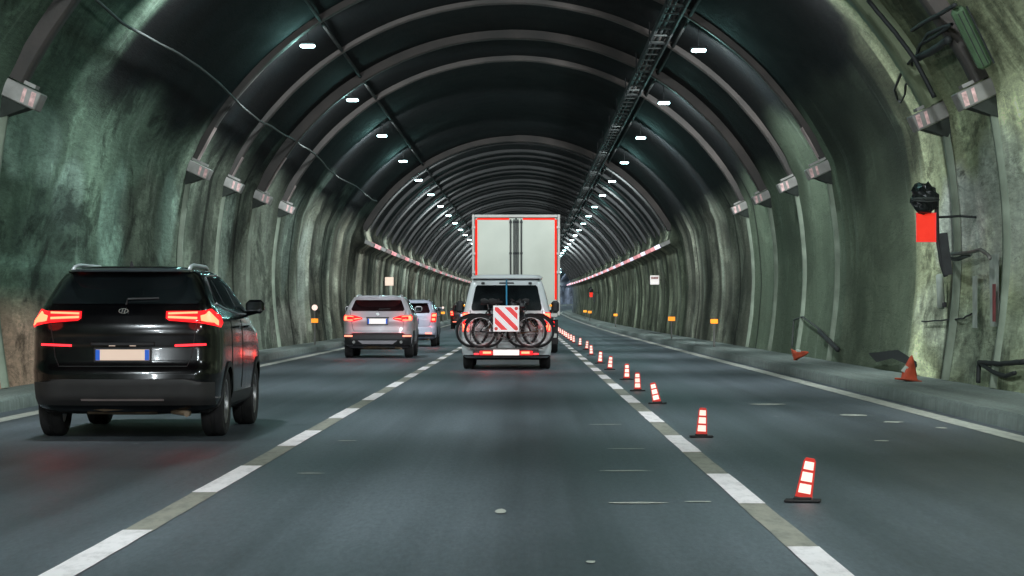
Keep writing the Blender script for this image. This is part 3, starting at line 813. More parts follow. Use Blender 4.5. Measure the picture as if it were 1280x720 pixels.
# orange heaps: fallen cones on the walkway
def fallen_cone(p, s, rot, lab):
    th = thing('traffic_cone', lab, 'traffic cone', p, rot, 'collapsed orange cones on the right walkway')
    vs = []; fs = []; n = 20
    rings = [(.15, 0), (.13, .05), (.10, .15), (.075, .24), (.045, .33), (.02, .385), (.004, .39)]
    for (r, h) in rings:
        for k in range(n):
            a = 2 * PI * k / n
            q = 1 + .5 * nz(math.cos(a) * 1.5, math.sin(a) * 1.5, h * 5 + p[1])
            vs.append((r * q * math.cos(a) * s, r * q * .8 * math.sin(a) * s, h * s * (1 + .1 * nz(a, h))))
    for i in range(len(rings) - 1):
        for k in range(n):
            j = (k + 1) % n; fs.append((i * n + k, i * n + j, (i + 1) * n + j, (i + 1) * n + k))
    MB().add(vs, fs).build('cone_body', M['orange'], th, smooth=True)
    b = MB(); b.box((0, 0, .012), (.34 * s, .30 * s, .026), bev=.01); b.build('base', M['orange'], th)
    b = MB(); b.tube([(-.10 * s, 0, .12 * s), (-.06 * s, -.02, .22 * s)], [.055 * s, .04 * s], 8); b.build('pale_band', M['pale_plaster'], th)
    return th
fallen_cone((5.75, 38.6, .19), .95, (0, R(8), .4), 'crumpled orange cone leaning in front of the black niche-shadow sheet on the walkway')
fallen_cone((5.72, 55.0, .27), .85, (R(20), R(74), .3), 'small fallen orange cone lying on the walkway farther off')
b = MB(); q = P_([(1086, 441), (1098, 440), (1122, 437), (1128, 441), (1145, 452), (1146, 459), (1128, 452), (1116, 447), (1096, 452)], .14)
b.add(q, [tuple(range(9))]); q2 = [(p[0] - .02, p[1] - .04, p[2] - .01) for p in q]; b.add(q2, [tuple(range(9))])  # dark sheet put where a wall niche lies in shadow
tag(b.build('niche_shadow', M['cable'], None), 'black pointed sheet standing for niche shadow against the wall behind the crumpled orange cone', 'niche shadow')

# reflector posts at the wall foot
def reflector(side, y, white, lab, k=1.0, row='right'):
    x = 5.50 if side > 0 else -6.62
    th = thing('reflector_post', lab, 'reflector', (x + cx(y), y, .18 + cz(y)), group='reflector posts at the foot of the ' + row + ' wall')
    b = MB(); b.box((0, .03, .40), (.06, .03, .80), bev=.01); b.build('post', M['galv'], th)
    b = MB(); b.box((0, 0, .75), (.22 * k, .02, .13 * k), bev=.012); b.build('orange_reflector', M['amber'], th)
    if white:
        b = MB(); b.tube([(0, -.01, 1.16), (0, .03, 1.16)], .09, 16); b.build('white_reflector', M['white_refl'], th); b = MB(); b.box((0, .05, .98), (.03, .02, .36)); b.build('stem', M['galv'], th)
reflector(1, 75, False, 'orange reflector on a post, nearest of those along the right wall')
reflector(1, 97, False, 'orange reflector on a post, second nearest along the right wall', 1.2)
reflector(1, 158, False, 'small far orange reflector, alone in the middle of the right wall', 1.1)
reflector(1, 222, False, 'tiny far orange reflector, right of a close pair on the right wall', 1.5)
reflector(1, 240, False, 'tiny far orange reflector, left of a close pair on the right wall', 1.5)
reflector(-1, 80, True, 'orange reflector with a round white one above, left of the silver car', 1.0, 'left')
reflector(-1, 203, True, 'tiny orange reflector with a white dot above, far along the left wall', 1.4, 'left')
# square notice boards
def notice(side, y, z, top, lab):
    p = wall_point(side, z, y, .35)
    th = thing('notice_board', lab, 'sign', tuple(p))
    b = MB(); b.box((0, 0, 0), (.44, .03, .44), bev=.01); b.build('board', M['plate_white'] if top else M['sign_pink'], th)
    b = MB(); b.tube([(0, .02, 0), (side * .45, .02, 0)], .025, 6); b.build('arm', M['dark_steel'], th)
    if top:
        b = MB(); b.box((0, -.018, .10), (.36, .006, .13)); b.build('red_header', M['box_pink'], th)
notice(1, 125, 2.75, True, 'small white square sign with a dull red header on the right wall')
notice(-1, 131, 2.75, False, 'small blank peach square sign on the left wall above the silver car')

# ------------------------------------------------------------------ lane delineators
LST = [(1.80, 16.7, 10, 'leaning to the right'), (1.72, 25.2, 0, 'standing upright'), (1.75, 34.2, -13, 'leaning to the left'), (1.72, 39.6, -2, 'fourth from the camera'),
       (1.80, 46, 0, 'fifth from the camera'), (1.75, 53.8, 0, 'sixth from the camera'), (1.73, 60.2, 0, 'seventh from the camera'), (1.80, 71, 2, 'eighth from the camera'), (1.9, 81, 6, 'ninth from the camera'),
       (1.87, 89.5, 0, 'tenth from the camera')] + [(1.8, d, 0, '') for d in (97.6, 103, 108.7, 115, 121, 128, 135.6, 144, 153, 163, 174, 186, 199, 213, 228)]
def make_delin():
    th = thing('lane_delineator', 'x', 'delineator')
    b = MB(); b.box((0, 0, .011), (.235, .15, .016), bev=.005); b.box((0, 0, .026), (.12, .08, .016), bev=.005); b.build('base', M['rubber'], th)
    pv = bpy.data.objects.new('blade', None)
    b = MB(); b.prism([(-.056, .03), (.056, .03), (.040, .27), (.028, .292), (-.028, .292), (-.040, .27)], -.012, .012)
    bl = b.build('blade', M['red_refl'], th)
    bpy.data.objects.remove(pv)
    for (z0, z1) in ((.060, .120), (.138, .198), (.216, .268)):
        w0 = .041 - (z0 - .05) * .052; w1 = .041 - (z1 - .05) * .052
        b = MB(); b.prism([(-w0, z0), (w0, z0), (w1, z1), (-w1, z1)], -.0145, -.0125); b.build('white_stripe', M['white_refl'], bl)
    return th
P0 = make_delin()
for i, (x, y, lean, txt) in enumerate(LST):
    th = P0 if i == 0 else dup(P0)
    th.location = (x, y, .001 + cz(y))
    th.rotation_euler = (0, 0, R(random.uniform(-12, 12)))
    for ch in th.children:
        if ch.name.startswith('blade'): ch.rotation_euler = (0, R(lean if abs(lean) > 5 else lean + random.uniform(-5, 5)), 0)
    if i < 3: lab = f'{("nearest", "second nearest", "third nearest")[i]} red and white striped lane delineator, {txt}'
    elif txt: lab = f'red and white striped lane delineator, {txt}'
    else: lab = 'far red and white lane delineator beyond the tenth, tiny in the row'
    tag(th, lab, 'delineator', 'red and white delineators along the right lane line')

# ------------------------------------------------------------------ vehicles
def interp(keys, z):
    """catmull-rom-ish smooth interpolation of rows [z, ...]"""
    if z <= keys[0][0]: return keys[0][1:]
    if z >= keys[-1][0]: return keys[-1][1:]
    for i in range(len(keys) - 1):
        if keys[i][0] <= z <= keys[i + 1][0]:
            t = (z - keys[i][0]) / (keys[i + 1][0] - keys[i][0])
            return tuple(lerp(a, b, t) for a, b in zip(keys[i][1:], keys[i + 1][1:]))
class Body:
    """rows: z, y_rear, y_front, half_width, rear corner rx, ry, front corner rx, ry, rear curvature"""
    def __init__(s, keys): s.k = keys
    def par(s, z): return interp(s.k, z)
    def contour(s, z):
        yr, yf, w, rx, ry, fx, fy, kk = s.par(z)
        fy = min(fy, (yf - yr) * .5)
        out = []
        for i in range(6):
            x = (w - rx) * i / 6; out.append((x, yr + kk * x * x))
        y0 = yr + kk * (w - rx) ** 2
        for i in range(9):
            a = PI / 2 * i / 8; out.append((w - rx + rx * math.sin(a), y0 + ry * (1 - math.cos(a))))
        ya = y0 + ry; yb = yf - .12 * (w - fx) ** 2 - fy
        for i in range(1, 14):
            t = i / 14; out.append((w - .012 * (2 * t - 1) ** 2 + .012, lerp(ya, yb, t)))
        for i in range(9):
            a = PI / 2 * i / 8; out.append((w - fx + fx * math.cos(a), yb + fy * math.sin(a)))
        for i in range(5, -1, -1):
            x = (w - fx) * i / 6; out.append((x, yf - .12 * x * x))
        left = [(-x, y) for x, y in reversed(out[1:-1])]
        return out + left
    def rear_y(s, x, z):
        yr, yf, w, rx, ry, fx, fy, kk = s.par(z); x = abs(x)
        if x <= w - rx: return yr + kk * x * x
        y0 = yr + kk * (w - rx) ** 2; q = min(1, (x - (w - rx)) / rx)
        return y0 + ry * (1 - math.sqrt(max(0, 1 - q * q)))
    def side_x(s, y, z):
        yr, yf, w, rx, ry, fx, fy, kk = s.par(z); fy = min(fy, (yf - yr) * .5)
        ya = yr + kk * (w - rx) ** 2 + ry; yb = yf - .12 * (w - fx) ** 2 - fy
        if y < ya:
            q = min(1, (ya - y) / ry); return w - rx + rx * math.sqrt(max(0, 1 - q * q))
        if y > yb:
            q = min(1, (y - yb) / fy); return w - fx + fx * math.sqrt(max(0, 1 - q * q))
        t = (y - ya) / (yb - ya); return w - .012 * (2 * t - 1) ** 2 + .012
    def mesh(s, name, mt, parent, wheels, rw, steps=46):
        zs = []
        k = s.k
        for i in range(len(k) - 1):
            n = max(1, round((k[i + 1][0] - k[i][0]) / .035))
            zs += [lerp(k[i][0], k[i + 1][0], j / n) for j in range(n)]
        zs.append(k[-1][0])
        b = MB(); C = [s.contour(z) for z in zs]; n = len(C[0])
        for z, c in zip(zs, C): b.v += [(x, y, z) for x, y in c]
        for i in range(len(zs) - 1):
            for j in range(n):
                j2 = (j + 1) % n; b.f.append((i * n + j, i * n + j2, (i + 1) * n + j2, (i + 1) * n + j))
        b.f.append(tuple(reversed(range(n)))); b.f.append(tuple(range((len(zs) - 1) * n, len(zs) * n)))
        o = b.build(name, mt, parent, smooth=False)
        if wheels:
            cb = MB()
            for (wx, wy) in wheels:
                sgn = 1 if wx > 0 else -1
                cb = MB(); cb.lathe([(.0001, 0), (rw, 0), (rw, .6), (.0001, .6)], 40, Matrix.Translation((sgn * (abs(wx) - .16) if sgn > 0 else sgn * (abs(wx) - .16) - .6, wy, rw - .045)))
                co = cb.build('cutter', mt, None)
                co.matrix_world = Matrix.Identity(4)
                md = o.modifiers.new('cut', 'BOOLEAN'); md.operation = 'DIFFERENCE'; md.solver = 'EXACT'; md.object = co
                par = o.parent; o.parent = None
                bpy.context.view_layer.update()
                dg = bpy.context.evaluated_depsgraph_get()
                nm = bpy.data.meshes.new_from_object(o.evaluated_get(dg))
                o.modifiers.clear(); o.data = nm; o.parent = par
                bpy.data.objects.remove(co)
        for p in o.data.polygons: p.use_smooth = True
        try: o.data.set_sharp_from_angle(angle=R(32))
        except Exception: pass
        return o
def tail_glow(parent, p, e):
    d = bpy.data.lights.new('tail_glow', 'POINT'); d.energy = e; d.color = (1, .04, .03); d.shadow_soft_size = .11
    o = bpy.data.objects.new('tail_glow', d); COL.objects.link(o); o.parent = parent; o.location = p
def row_span(poly, z):
    xs = []
    n = len(poly)
    for i in range(n):
        (x0, z0), (x1, z1) = poly[i], poly[(i + 1) % n]
        if (z0 <= z < z1) or (z1 <= z < z0): xs.append(lerp(x0, x1, (z - z0) / (z1 - z0)))
    return (min(xs), max(xs)) if len(xs) > 1 else None
def patch(fn, poly, off=.006, nu=14, nv=10, back=.03):
    """closed shell following the body; poly in (u,z); fn(u,z,off)->point"""
    z0 = min(p[1] for p in poly); z1 = max(p[1] for p in poly); e = (z1 - z0) * 1e-3
    b = MB(); F = []; Bk = []
    for i in range(nv + 1):
        z = lerp(z0 + e, z1 - e, i / nv); sp = row_span(poly, z)
        F.append([fn(lerp(sp[0], sp[1], j / nu), z, off) for j in range(nu + 1)])
        Bk.append([fn(lerp(sp[0], sp[1], j / nu), z, off - back) for j in range(nu + 1)])
    n = nu + 1
    for r in F: b.v += [tuple(p) for p in r]
    o = len(b.v)
    for r in Bk: b.v += [tuple(p) for p in r]
    for i in range(nv):
        for j in range(nu): b.f.append((i * n + j, i * n + j + 1, (i + 1) * n + j + 1, (i + 1) * n + j))
    for j in range(nu):
        b.f.append((j + 1, j, o + j, o + j + 1)); q = nv * n; b.f.append((q + j, q + j + 1, o + q + j + 1, o + q + j))
    for i in range(nv):
        b.f.append((i * n, (i + 1) * n, o + (i + 1) * n, o + i * n)); b.f.append(((i + 1) * n + nu, i * n + nu, o + i * n + nu, o + (i + 1) * n + nu))
    return b
def rfn(B): return lambda x, z, o: (x, B.rear_y(x, z) - o, z)
def rfn2(B):      # pushes along the approximate surface normal, for wrap-round lamps
    def f(x, z, o):
        y = B.rear_y(x, z); h = .01; dy = (B.rear_y(x + h, z) - B.rear_y(x - h, z)) / (2 * h)
        dy = max(-6, min(6, dy)); L = math.sqrt(1 + dy * dy)
        return (x + o * dy / L, y - o / L, z)
    return f
def sfn(B, s): return lambda y, z, o: (s * (B.side_x(y, z) + o), y, z)
def mirror(poly): return [(-x, z) for x, z in poly]
def wheel(parent, x, y, r, w, rimm='alloy', spokes=10, simple=False):
    s = 1 if x > 0 else -1
    o = bpy.data.objects.new('wheel', None); COL.objects.link(o)
    b = MB(); h = w / 2
    prof_ = [(r * .62, -h * .8), (r * .86, -h), (r * .96, -h * .86), (r, -h * .6), (r, -h * .18), (r - .008, -h * .16), (r - .008, -h * .08), (r, -h * .06), (r, h * .06), (r - .008, h * .08), (r - .008, h * .16), (r, h * .18), (r, h * .6), (r * .96, h * .86), (r * .86, h), (r * .62, h * .8)]
    if simple: prof_ = [(r * .62, -h * .8), (r * .9, -h), (r, -h * .6), (r, h * .6), (r * .9, h), (r * .62, h * .8)]
    COL.objects.unlink(o); bpy.data.objects.remove(o)
    b.lathe(prof_ + [(r * .62, -h * .8)], 36, Matrix.Translation((x, y, r)))
    whl = b.build('wheel', M['rubber'], parent, smooth='auto')
    c = MB(); c.lathe([(.001, s * h * .35), (r * .16, s * h * .35), (r * .2, s * h * .1), (r * .55, s * h * .05), (r * .6, s * h * .82), (r * .64, s * h * .86), (r * .64, -s * h * .7), (.001, -s * h * .7)], 30, Matrix.Translation((x, y, r)))
    for k in range(spokes):
        a = 2 * PI * k / spokes
        c.box((s * h * .55, 0, r * .38), (.025, .045, r * .48), Matrix.Translation((x, y, r)) @ Matrix.Rotation(a, 4, 'X'))
    c.build('rim', M[rimm], whl, smooth='auto')
    return whl

# ---- black SUV ------------------------------------------------------------
def suv(label, loc, paint, glass, style):
    car = thing('suv' if style != 'wagon' else 'car', label, 'car', loc)
    if style == 'black':
        keys = [ # z, yr, yf, w, rx, ry, fx, fy, k
            (.24, .34, 4.05, .80, .20, .30, .35, .5, .10),
            (.31, .12, 4.30, .87, .22, .34, .38, .55, .10),
            (.40, .03, 4.42, .905, .24, .36, .40, .6, .10),
            (.56, .00, 4.46, .918, .24, .36, .40, .6, .10),
            (.66, .01, 4.47, .925, .23, .36, .40, .65, .09),
            (.74, .06, 4.47, .925, .22, .34, .40, .7, .08),
            (.90, .08, 4.45, .925, .22, .34, .42, .75, .08),
            (1.02, .07, 4.38, .920, .22, .34, .45, .85, .08),
            (1.10, .08, 4.10, .912, .20, .34, .50, .9, .08),
            (1.16, .10, 3.62, .900, .20, .34, .45, .6, .08),
            (1.22, .12, 3.42, .872, .18, .33, .30, .4, .09),
            (1.28, .15, 3.32, .845, .16, .30, .26, .35, .10),
            (1.40, .24, 3.08, .785, .16, .28, .24, .32, .12),
            (1.52, .34, 2.82, .720, .16, .26, .22, .30, .13),
            (1.60, .41, 2.62, .670, .18, .28, .22, .30, .13),
            (1.645, .42, 2.45, .610, .16, .30, .24, .32, .12),
            (1.675, .50, 2.20, .520, .20, .34, .28, .40, .12),
            (1.69, .75, 1.95, .40, .20, .3, .25, .4, .1)]
        wb, rov, rw, tw, wx = 2.67, .90, .345, .235, .80
    elif style == 'silver':
        keys = [
            (.26, .32, 4.0, .78, .20, .30, .35, .5, .10),
            (.34, .08, 4.25, .87, .22, .34, .38, .55, .10),
            (.48, .00, 4.38, .900, .24, .36, .40, .6, .10),
            (.62, .02, 4.42, .910, .24, .36, .40, .6, .10),
            (.68, .07, 4.43, .912, .22, .34, .40, .65, .10),
            (.84, .09, 4.42, .912, .22, .34, .40, .7, .08),
            (.96, .06, 4.36, .912, .22, .34, .42, .8, .08),
            (1.06, .08, 4.10, .905, .20, .33, .45, .8, .08),
            (1.13, .12, 3.55, .890, .20, .33, .40, .6, .08),
            (1.20, .15, 3.40, .865, .18, .32, .30, .4, .09),
            (1.30, .22, 3.18, .82, .16, .28, .26, .35, .10),
            (1.44, .34, 2.90, .755, .14, .26, .24, .32, .12),
            (1.54, .40, 2.65, .700, .14, .26, .22, .30, .12),
            (1.60, .38, 2.45, .650, .16, .28, .24, .32, .12),
            (1.635, .50, 2.2, .55, .20, .32, .28, .4, .12),
            (1.65, .75, 1.95, .38, .2, .3, .25, .4, .1)]
        wb, rov, rw, tw, wx = 2.67, .84, .335, .225, .79
    else:
        keys = [
            (.24, .30, 4.0, .76, .20, .30, .35, .5, .10),
            (.32, .08, 4.2, .86, .22, .34, .38, .55, .10),
            (.45, .00, 4.3, .885, .24, .36, .40, .6, .10),
            (.66, .03, 4.33, .89, .24, .36, .40, .6, .10),
            (.72, .08, 4.34, .892, .22, .34, .40, .65, .10),
            (.95, .08, 4.25, .892, .22, .34, .42, .8, .08),
            (1.06, .10, 3.6, .885, .20, .33, .45, .8, .08),
            (1.14, .13, 3.4, .86, .20, .33, .40, .6, .08),
            (1.30, .24, 3.1, .80, .16, .28, .26, .35, .10),
            (1.44, .34, 2.85, .74, .14, .26, .24, .32, .12),
            (1.54, .40, 2.6, .68, .14, .26, .22, .30, .12),
            (1.60, .46, 2.4, .58, .16, .28, .24, .32, .12),
            (1.625, .70, 2.0, .40, .2, .3, .25, .4, .1)]
        wb, rov, rw, tw, wx = 2.6, .82, .32, .21, .77
    B = Body(keys)
    whs = [(sx * wx, yy) for sx in (-1, 1) for yy in (rov, rov + wb)]
    B.mesh('body', paint, car, whs, rw + .05)
    for (x, y) in whs: wheel(car, x, y, rw, tw)
    # lower cladding: bumper skin below the crease, side sills and arch trims
    if style == 'black': bz = (.33, .585); bw = .86
    elif style == 'silver': bz = (.30, .66); bw = .86
    else: bz = (.34, .42); bw = .84
    clad = patch(rfn2(B), [(-bw, bz[0]), (bw, bz[0]), (bw + .01, bz[1] - .03), (bw - .18, bz[1]), (-bw + .18, bz[1]), (-bw - .01, bz[1] - .03)], .010, 40, 8, .02)
    clad.build('rear_bumper', M['black_plastic'] if style != 'black' else M['grey_plastic'], car, smooth='auto')
    for s in (-1, 1):
        c = patch(sfn(B, s), [(rov + rw + .10, .27), (rov + wb - rw - .10, .27), (rov + wb - rw - .08, .42), (rov + rw + .08, .42)], .008, 20, 4, .02)
        c.build('side_sill', M['black_plastic'], car)
        for yy in (rov, rov + wb):
            arc_ = MB()
            vs = []; fs = []
            n = 26
            for i in range(n + 1):
                a = R(-14) + R(208) * i / n
                for rr_, o_ in ((rw + .045, .012), (rw + .10, .012), (rw + .10, -.02)):
                    py, pz = yy + rr_ * math.cos(a), rw - .045 + .0 + rr_ * math.sin(a)
                    pz = max(pz, .25); py = max(py, B.par(max(.3, pz))[0] + .30)
                    vs.append((s * (B.side_x(py, max(.25, pz)) + o_), py, pz))
            for i in range(n):
                for k in range(2): fs.append((i * 3 + k, i * 3 + k + 1, i * 3 + 4 + k, i * 3 + 3 + k))
            arc_.add(vs, fs)
            arc_.build('wheel_arch_trim', M['black_plastic'], car)
    # underbody and axle bits
    b = MB(); b.box((0, rov + wb / 2, .27), (1.38, wb - .7, .12), bev=.04); b.box((0, rov, .30), (1.2, .16, .10), bev=.03)
    b.build('underbody', M['dark_steel'], car)
    b = MB(); b.tube([(-.38, .34, .30), (.30, .34, .30)], .065, 14); b.tube([(-.5, .25, .33), (-.2, .2, .29), (.1, .22, .31), (.5, .25, .33)], .022, 6); b.tube([(.45, .30, .27), (.62, .2, .25), (.62, .06, .25)], .03, 8); b.tube([(-.55, rov, .26), (-.2, rov - .1, .24), (.2, rov - .1, .24), (.55, rov, .26)], .03, 6)
    b.build('exhaust', M['rusty'], car, smooth='auto')
    # rear glass
    if style == 'black':
        g = [(-.70, 1.315), (.70, 1.315), (.735, 1.37), (.615, 1.60), (.57, 1.625), (-.57, 1.625), (-.615, 1.60), (-.735, 1.37)]
    elif style == 'silver':
        g = [(-.66, 1.235), (.66, 1.235), (.70, 1.28), (.615, 1.50), (.58, 1.52), (-.58, 1.52), (-.615, 1.50), (-.70, 1.28)]
    else:
        g = [(-.62, 1.16), (.62, 1.16), (.66, 1.2), (.58, 1.46), (.55, 1.48), (-.55, 1.48), (-.58, 1.46), (-.66, 1.2)]
    patch(rfn(B), g, .008, 24, 12, .02).build('rear_window', glass, car, smooth='auto')
    # spoiler
    zt = g[4][1]
    b = MB(); vs = []; fs = []
    n = 20; W_ = .61 if style == 'black' else .60
    for i in range(n + 1):
        x = lerp(-W_, W_, i / n); yb = B.rear_y(x, zt + .01)
        e = 1 - .6 * abs(x / W_) ** 6
        vs += [(x, yb - .16 * e, zt + .022), (x, yb - .17 * e, zt + .004), (x, yb + .03, zt - .006), (x, yb + .20, zt + .055 - .03 * abs(x / W_) ** 4)]
    for i in range(n):
        for k in range(4):
            k2 = (k + 1) % 4; fs.append((i * 4 + k, i * 4 + k2, i * 4 + 4 + k2, i * 4 + 4 + k))
    fs.append((0, 1, 2, 3)); fs.append(tuple(n * 4 + k for k in (3, 2, 1, 0)))
    b.add(vs, fs); sp = b.build('spoiler', M['lit_black_paint'] if style == 'black' else (M['black_paint'] if style == 'wagon' else paint), car, smooth='auto')
    # side glass and pillars
    if style == 'black': sg = [[(.62, 1.33), (1.16, 1.28), (1.16, 1.565), (.95, 1.565)], [(1.22, 1.275), (2.06, 1.235), (2.06, 1.60), (1.22, 1.585)], [(2.12, 1.235), (3.06, 1.225), (2.55, 1.56), (2.12, 1.60)]]
    else: sg = [[(.60, 1.26), (1.10, 1.22), (1.10, 1.49), (.90, 1.48)], [(1.16, 1.215), (1.98, 1.19), (1.98, 1.52), (1.16, 1.50)], [(2.04, 1.19), (3.0, 1.19), (2.5, 1.48), (2.04, 1.52)]]
    for s in (-1, 1):
        for p in sg: patch(sfn(B, s), p, .006, 12, 8, .02).build('side_window', glass, car, smooth='auto')
        z0_ = sg[0][0][1] - .02
        tr_ = MB(); tr_.tube([(s * (B.side_x(y_, z_) + .012), y_, z_) for (y_, z_) in [(.62, sg[0][0][1] - .012), (1.2, sg[1][0][1] - .012), (2.0, sg[1][1][1] - .012), (3.05, sg[2][1][1] - .012)]], .010, 6)
        tr_.tube([(s * (B.side_x(y_, z_) + .012), y_, z_) for (y_, z_) in [(.66, sg[0][0][1] + .0), (.93, sg[0][3][1] + .02), (1.2, sg[1][3][1] + .02), (2.05, sg[1][2][1] + .02), (2.55, sg[2][2][1] + .02), (3.05, sg[2][1][1] + .01)]], .009, 6)
        tr_.build('window_trim', M['chrome'] if style == 'black' else M['black_plastic'], car)
        for yy in (1.19, 2.09):
            dl = MB(); line = []
            for k in range(12):
                za, zb_ = lerp(.45, 1.22, k / 12), lerp(.45, 1.22, (k + 1) / 12)
                if yy < 1.5: off_y = max(0, rw + .07 - abs(za - .3)) * .2
                line.append((s * (B.side_x(yy, za) + .001), yy, za))
            dl.tube(line, .004, 4)
            dl.build('door_gap', M['cable'], car)
        hd = MB()
        for yy in (1.42, 2.30): hd.tube([(s * (B.side_x(yy, 1.08) + .01), yy, 1.08), (s * (B.side_x(yy, 1.08) + .035), yy + .04, 1.085), (s * (B.side_x(yy, 1.08) + .035), yy + .16, 1.085), (s * (B.side_x(yy, 1.08) + .01), yy + .2, 1.08)], .012, 6)
        hd.build('door_handle', paint, car)
        # mirror
        mm = MB(); mx_ = s * (B.side_x(2.95, 1.24) + .11)
        mm.box((mx_, 2.95, 1.29), (.20, .11, .15), bev=.04); mm.tube([(s * (B.side_x(2.95, 1.2) - .02), 2.98, 1.21), (mx_, 2.96, 1.24)], .03, 8)
        mo = mm.build('wing_mirror', paint, car, smooth='auto')
        gm = MB(); gm.box((mx_, 2.892, 1.29), (.15, .006, .10), bev=.003); gm.build('mirror_glass', M['dark_glass'], mo)
        # roof bar
        rb = MB(); pts = []
        for i in range(13):
            t = i / 12; yy = lerp(.55, 2.35, t); hz = 1.665 if style == 'black' else (1.615 if style == 'silver' else 1.58)
            up_ = .035 * min(1, 5 * t, 5 * (1 - t) * 1.2)
            pts.append((s * (.575 - .03 * t), yy, hz + up_ - (.03 if t in (0, 1) else 0)))
        rb.tube(pts, .020, 8); rb.build('roof_bar', M['roof_bar'], car, smooth=True)
    # antenna fin
    b = MB(); b.add([(-.025, .62, 0), (.025, .62, 0), (.025, .80, 0), (-.025, .80, 0), (-.006, .62, .065), (.006, .62, .065), (0, .80, .005)], [(0, 1, 5, 4), (1, 2, 6, 5), (0, 4, 6, 3), (4, 5, 6), (0, 3, 2, 1)], Matrix.Translation((0, 0, keys[-2][0] - .005)))
    b.build('antenna_fin', M['black_plastic'], car)
    # tail lamps
    f = rfn2(B)
    if style == 'black':
        outer = [(.41, 1.155), (.78, 1.125), (.905, 1.085), (.912, 1.13), (.885, 1.20), (.82, 1.265), (.41, 1.25)]
        cores = [[(.43, 1.212), (.71, 1.215), (.71, 1.240), (.43, 1.235)], [(.43, 1.175), (.71, 1.165), (.71, 1.195), (.43, 1.198)], [(.735, 1.155), (.885, 1.105), (.900, 1.130), (.80, 1.245), (.735, 1.240)]]
        refl = [(.50, .90), (.79, .905), (.79, .93), (.50, .92)]
    elif style == 'silver':
        outer = [(.40, 1.02), (.66, .96), (.88, .97), (.895, 1.08), (.86, 1.14), (.62, 1.12), (.40, 1.06)]
        cores = [[(.44, 1.035), (.62, 1.015), (.64, 1.035), (.44, 1.052)], [(.64, .985), (.86, .985), (.87, 1.01), (.66, 1.01)], [(.62, 1.075), (.85, 1.09), (.84, 1.12), (.64, 1.10)], [(.80, 1.01), (.868, 1.01), (.868, 1.09), (.80, 1.09)]]
        refl = [(.66, .56), (.86, .56), (.86, .60), (.66, .60)]
    else:
        outer = [(.68, .85), (.85, .85), (.87, 1.16), (.72, 1.16)]
        cores = [[(.72, 1.04), (.84, 1.04), (.85, 1.13), (.74, 1.13)], [(.72, .90), (.82, .90), (.82, .98), (.72, .98)]]
        refl = [(.5, .44), (.72, .44), (.72, .475), (.5, .475)]
    for s in (-1, 1):
        mk = (lambda p: p) if s > 0 else mirror
        L_ = patch(f, mk(outer), .014, 22, 8, .03).build('tail_light', M['red_lens'], car, smooth='auto')
        for c in cores: patch(f, mk(c), .019, 12, 3, .01).build('light_element', M['red_hot'], L_)
        cxm = s * sum(p[0] for p in outer) / len(outer); czm = sum(p[1] for p in outer) / len(outer)
        tail_glow(car, (cxm, B.rear_y(cxm, czm) - .14, czm), 1.2 if style == 'black' else 3.0)
        patch(f, mk(refl), .018, 8, 3, .02).build('rear_reflector', M['red_glow'] if style == 'black' else M['pink_glow'], car)  # reflectors carry emission to imitate their shine
    # high brake lamp, wiper, emblem, plate
    zg = g[0][1]
    b = MB(); b.tube([(.02, B.rear_y(.0, zg) - .03, zg - .01), (.03, B.rear_y(.0, zg + .05) - .035, zg + .045), (.33, B.rear_y(.3, zg + .06) - .03, zg + .055)], .011, 6); b.build('wiper', M['black_plastic'], car)
    if style == 'black':
        zp = .82
        b = MB(); b.torus((0, 0, 0), .045, .007, 24, 6, Matrix.Translation((0, B.rear_y(0, 1.235) - .012, 1.245)) @ Matrix.Diagonal((1.0, 1, .5, 1))); b.tube([(-.02, B.rear_y(0, 1.24) - .012, 1.225), (-.006, B.rear_y(0, 1.24) - .012, 1.265)], .005, 5); b.tube([(.006, B.rear_y(0, 1.24) - .012, 1.225), (.02, B.rear_y(0, 1.24) - .012, 1.265)], .005, 5); b.tube([(-.013, B.rear_y(0, 1.24) - .012, 1.245), (.013, B.rear_y(0, 1.24) - .012, 1.245)], .004, 5)
        b.build('emblem', M['chrome'], car)
        b = MB(); b.box((0, B.rear_y(0, .93) - .012, .925), (.62, .03, .03), bev=.008); bb = b.build('plate_garnish', M['black_plastic'], car)
        b = MB(); b.box((-.10, B.rear_y(0, .93) - .030, .908), (.06, .012, .006)); b.box((.10, B.rear_y(0, .93) - .030, .908), (.06, .012, .006)); b.build('plate_lamp', M['plate'], bb)
        patch(rfn(B), [(-.40, .375), (.40, .375), (.40, .395), (-.40, .395)], .02, 14, 2, .02).build('bumper_strip', M['sleeve'], car)
        pl = M['plate']
    elif style == 'silver':
        zp = .965
        b = MB(); b.tube([(0, B.rear_y(0, 1.15) - .02, 1.15), (0, B.rear_y(0, 1.15) - .004, 1.15)], .038, 20); b.build('emblem', M['chrome'], car)
        patch(rfn(B), [(-.40, .37), (.40, .37), (.52, .46), (-.52, .46)], .02, 14, 4, .02).build('skid_plate', M['silver_paint'], car)
        patch(rfn(B), [(-.30, 1.04), (.30, 1.04), (.30, 1.075), (-.30, 1.075)], .012, 10, 2, .02).build('plate_garnish', M['black_plastic'], car)
        for s in (-1, 1):
            b = MB(); b.tube([(s * .62, -.03, .42), (s * .62, .15, .42)], .04, 14); b.build('tail_pipe', M['steel'], car)
        pl = M['plate_white']
    else:
        zp = .88; pl = M['plate_white']
        patch(rfn(B), [(-.5, .33), (.5, .33), (.5, .40), (-.5, .40)], .014, 10, 2, .02).build('diffuser', M['black_plastic'], car)
    py_ = B.rear_y(0, zp) - .022
    ph = .105 if style == 'black' else .14
    b = MB(); b.box((0, py_, zp), (.52, .012, ph), bev=.004); po = b.build('licence_plate', pl, car)
